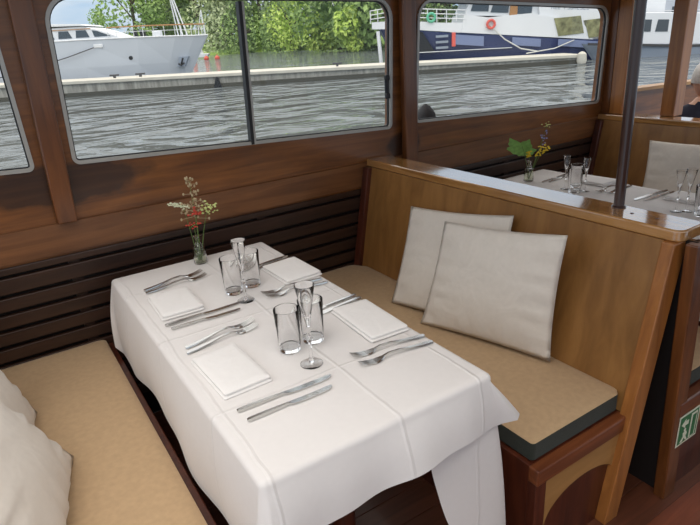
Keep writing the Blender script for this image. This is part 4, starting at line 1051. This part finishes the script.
# grey workboat beyond the quay's end
gb = quay_frame('grey_workboat', 22.5, 1.75, 'mid grey workboat beyond the right end of the quay, white wheelhouse', 'boat')
hull(gb, [(.85, .0, .06, .03, .62), (1.2, .6, .35, .2, .56), (2.0, 1.7, .55, .45, .46), (4, 4, .68, .6, .28), (10, 10, .68, .6, .1)], M['mid_grey'], zb=-.5)
m = MB(); m.prism([(.0, .56), (2, .42), (4, .24), (10, .06), (10, .14), (4, .34), (2, .52), (.0, .66)], 1, -.70, -.62); m.build('rubbing_rail', M['dark_rope'], gb)
m = MB(); m.prism([(1.4, .5), (9, .1), (9, 1.3), (5.3, 1.0), (4.9, 1.6), (2.2, 1.75), (1.9, 1.15)], 1, -.5, .5, .03); m.build('wheelhouse', M['white_paint'], gb)
for a, b_ in ((2.25, 2.75), (2.95, 3.5), (3.75, 4.5)):
    m = MB(); m.prism([(a, 1.0-.06*(a-2)), (b_, .97-.06*(a-2)), (b_, 1.45-.06*(a-2)), (a+.08, 1.48-.06*(a-2))], 1, -.52, -.49); m.build('wheelhouse_window', M['boat_glass'], gb)
# big white houseboat behind it
hb = quay_frame('white_riverboat', 23.2, 7.5, 'tall white riverboat behind the grey workboat at far right', 'boat')
m = MB(); m.prism([(0, -.4), (16, -.9), (16, .9), (0, 1.4)], 1, -1.5, 1.5, .05); m.build('hull', M['white_paint'], hb)
m = MB(); m.prism([(.8, 1.3), (16, .8), (16, 4.5), (1.4, 4.5)], 1, -1.3, 1.3, .05); m.build('deckhouse', M['grey_paint'], hb)
for u in (2.2, 3.9, 5.6, 7.3, 9.0):
    for z in (1.6, 2.75):
        m = MB(); m.prism([(u, z-.05*u), (u+1.1, z-.05*u), (u+1.1, z+.65-.05*u), (u, z+.65-.05*u)], 1, -1.34, -1.29); m.build('deckhouse_window', M['boat_glass'], hb)
m = MB()
for h in (1.6, 1.8, 2.0): m.tube([(0.3, -1.45, h), (14, -1.45, h-.6)], .025, 5)
for k in range(14): m.tube([(.3+k, -1.45, 1.2-.04*k), (.3+k, -1.45, 2.0-.045*k)], .02, 5)
m.build('railing', M['steel_rail'], hb)
# small craft and buoys
def far(px_dir, D): return Vector((-.6+px_dir[0]*D, -.842+px_dir[1]*D, 0))
sb = empty('white_launch', far((.327, .945), 96), -.5, 'small white launch far off, just right of the grey yacht bow', 'boat')
m = MB(); m.prism([(-1.6, 0), (1.5, 0), (2.0, .55), (-1.7, .55)], 1, -.8, .8, .05); m.build('hull', M['white_paint'], sb)
m = MB(); m.prism([(-1.3, .55), (1.0, .55), (.6, 1.5), (-1.2, 1.5)], 1, -.65, .65, .05); m.build('cabin', M['white_paint'], sb)
m = MB(); m.box(-1.0, .6, -.67, -.64, .9, 1.25); m.build('cabin_window', M['boat_glass'], sb)
for i, (dx, dy, D) in enumerate(((.322, .947, 78), (.340, .940, 82), (.356, .9345, 80))):
    p = far((dx, dy), D); o = empty('marker_buoy', (p.x, p.y, WZ-.1), 0, ('leftmost of the three red buoys right of the grey yacht bow', 'middle one of the three red buoys right of the grey yacht bow', 'rightmost of the three red buoys right of the grey yacht bow')[i], 'buoy', 'red buoys')
    m = MB(); m.ball((0, 0, .25), .34, 2); m.build('float', M['buoy'], o, True)
    m = MB(); m.tube([(0, 0, .5), (0, 0, .75)], .05, 6); m.build('ring_post', M['buoy'], o)
# fender and rope outside our own windows
o = empty('hull_fender', (1.545, 1.70, 1.06), 0, 'grey rounded fender hanging outside the lower left corner of the right window', 'fender')
m = MB(); m.lathe([(.01, .10), (.03, .085), (.055, .05), (.06, .0), (.06, -.4), (.03, -.46), (.01, -.47)], 16); m.build('fender_body', M['dark_rope'], o, True)
m = MB(); m.tube([(0, 0, -.46), (0, -.1, -.75)], .01, 6); m.build('lanyard', M['dark_rope'], o)
m = MB(); m.tube([(-1.7, 2.35, 1.02), (-.9, 2.1, .98), (-.3, 1.9, .90), (.2, 1.62, .8)], .012, 8); o = m.build('bow_rope', M['dark_rope'], None, True); tag(o, 'dark rope outside the far left window', 'rope')

# far bank and trees
sh = [(-60, 128), (10, 128), (35, 118), (50, 106), (48, 78), (46, 60), (60, 44), (95, 30), (150, 20), (300, 20)]
b = bmesh.new(); f0 = [b.verts.new((x, y, WZ-.2)) for x, y in sh]; f1 = [b.verts.new((x+1.0, y+1.2, .35)) for x, y in sh]; f2 = [b.verts.new((x+14, y+16, 1.4)) for x, y in sh]; f3 = [b.verts.new((x+80, y+120, 2.5)) for x, y in sh]
for ra, rb in ((f0, f1), (f1, f2), (f2, f3)):
    for i in range(len(sh)-1): b.faces.new((ra[i], ra[i+1], rb[i+1], rb[i]))
bmesh.ops.recalc_face_normals(b, faces=b.faces)
m = MB(); m.add(b); struct(m.build('river_bank', M['grass']), 'grassy far bank below the trees', 'bank')
def tree_mesh(mat, h, w, seed, n, leaf, droop=0, base=.12):
    q = random.Random(seed); b = bmesh.new()
    blobs = []
    for i in range(16):
        f = q.uniform(base, .95); rr = math.sin(PI*min(.97, max(.12, (f-base)/(1-base)*.85+.12)))**.7
        a = q.uniform(0, 2*PI); rad = w*.5*rr*q.uniform(.2, .75); blobs.append((Vector((rad*math.cos(a), rad*math.sin(a), h*f)), w*.24*q.uniform(.7, 1.15)))
    for i in range(n):
        c, r = blobs[i % len(blobs)]
        v = Vector((q.gauss(0, 1), q.gauss(0, 1), q.gauss(0, 1))).normalized(); p = c+v*r*q.uniform(.72, 1.05)
        if droop: p.z -= droop*q.random()**2*h*.35
        if p.z < -.2: p.z = -.2+q.random()*.6
        nn = (v+Vector((q.gauss(0, .5), q.gauss(0, .5), q.gauss(0, .5)+.25))).normalized(); t = nn.orthogonal().normalized(); s = nn.cross(t)
        L = leaf*q.uniform(.6, 1.3); an = q.uniform(0, 6); t, s = t*math.cos(an)+s*math.sin(an), s*math.cos(an)-t*math.sin(an)
        b.faces.new([b.verts.new(p+t*L), b.verts.new(p+s*L*.55+nn*L*.1), b.verts.new(p-t*L), b.verts.new(p-s*L*.55+nn*L*.1)])
    m = MB(); m.add(b); return m
def tree(name, pos, h, w, mat, seed, label, n=2600, leaf=.42, droop=0, base=.12, group='trees on the far bank'):
    t = empty(name, pos, seed*1.3, label, 'tree', group)
    tree_mesh(mat, h, w, seed, n, leaf, droop, base).build('foliage', M[mat], t)
    m = MB(); m.tube([(0, 0, -.3), (.1, 0, h*.35), (0, .1, h*.8)], [w*.035, w*.025, w*.008], 7)
    for k in range(5):
        a = k*1.26; m.tube([(0, 0, h*.3+k*h*.06), (w*.28*math.cos(a), w*.28*math.sin(a), h*.55+k*h*.06)], [w*.015, w*.005], 5)
    m.build('trunk', M['bark'], t, True); return t
TR = [  # dir, dist, h, w, material, name, label
 ((.196, .9806), 150, 9.5, 8, 'fol_mid', 'round_tree', 'small rounded tree against the sky above the grey yacht cabin', 0),
 ((.246, .969), 140, 24, 14, 'fol_mid', 'tall_tree', 'big green tree against the sky behind the yacht foredeck', 0),
 ((.288, .9576), 150, 11, 10, 'fol_dark', 'tall_tree', 'dark tree behind the thin mast of the grey yacht', 0),
 ((.312, .950), 150, 13, 12, 'fol_mid', 'tall_tree', 'tree right of the yacht mast with sky beside it', 0),
 ((.335, .942), 142, 24, 15, 'fol_dark', 'tall_tree', 'dark tree behind the red buoys', 0),
 ((.362, .932), 128, 20, 13, 'fol_pale', 'willow_tree', 'pale drooping willow just left of the window mullion', 1),
 ((.392, .920), 138, 28, 15, 'fol_dark', 'tall_tree', 'dark tall tree right behind the window mullion', 0),
 ((.425, .905), 122, 26, 13, 'fol_dark', 'tall_tree', 'dark green tree between the mullion and the bright round tree', 0),
 ((.466, .885), 95, 9.5, 8, 'fol_bright', 'bright_tree', 'large bright yellow green tree in the middle of the right pane', 0),
 ((.505, .863), 105, 26, 18, 'fol_dark', 'tall_tree', 'dark tree right of the bright yellow green tree', 0),
 ((.512, .859), 84, 4.2, 5, 'fol_bright', 'shore_bush', 'low bright bush on the shore right of the bright tree', 0),
 ((.535, .845), 84, 24, 17, 'fol_mid', 'tall_tree', 'tall mid green tree rising behind the low bright bush', 0),
 ((.548, .836), 70, 4.2, 4, 'fol_bright', 'shore_bush', 'bright shore bush left of the white ship bow', 0),
 ((.572, .820), 74, 18, 15, 'fol_mid', 'tall_tree', 'tree directly behind the white bow railing', 0),
 ((.600, .800), 78, 20, 17, 'fol_dark', 'tall_tree', 'dark tree hidden behind the middle post', 0),
 ((.632, .775), 72, 8.5, 13, 'fol_mid', 'tall_tree', 'tree above the ship bow rail in the right window', 0),
 ((.664, .748), 72, 8.5, 13, 'fol_dark', 'tall_tree', 'tree behind the navy ship wheelhouse', 0),
 ((.715, .699), 76, 8, 13, 'fol_mid', 'tall_tree', 'tree behind the navy ship saloon windows', 0),
 ((.450, .893), 104, 5, 10, 'fol_mid', 'shore_bush', 'low green bush at the foot of the bright tree, left side', 0),
 ((.400, .9165), 118, 6, 14, 'fol_mid', 'shore_bush', 'low bush on the shore right of the mullion', 0),
]
for i, (dr, D, h, w, mt, nm, lb, dp) in enumerate(TR):
    p = far(dr, D); p.z = .3
    tree(nm, p, h, w, mt, 11+i, lb, 5200 if h > 10 else 1600, .42 if h > 10 else .3, dp, .04)
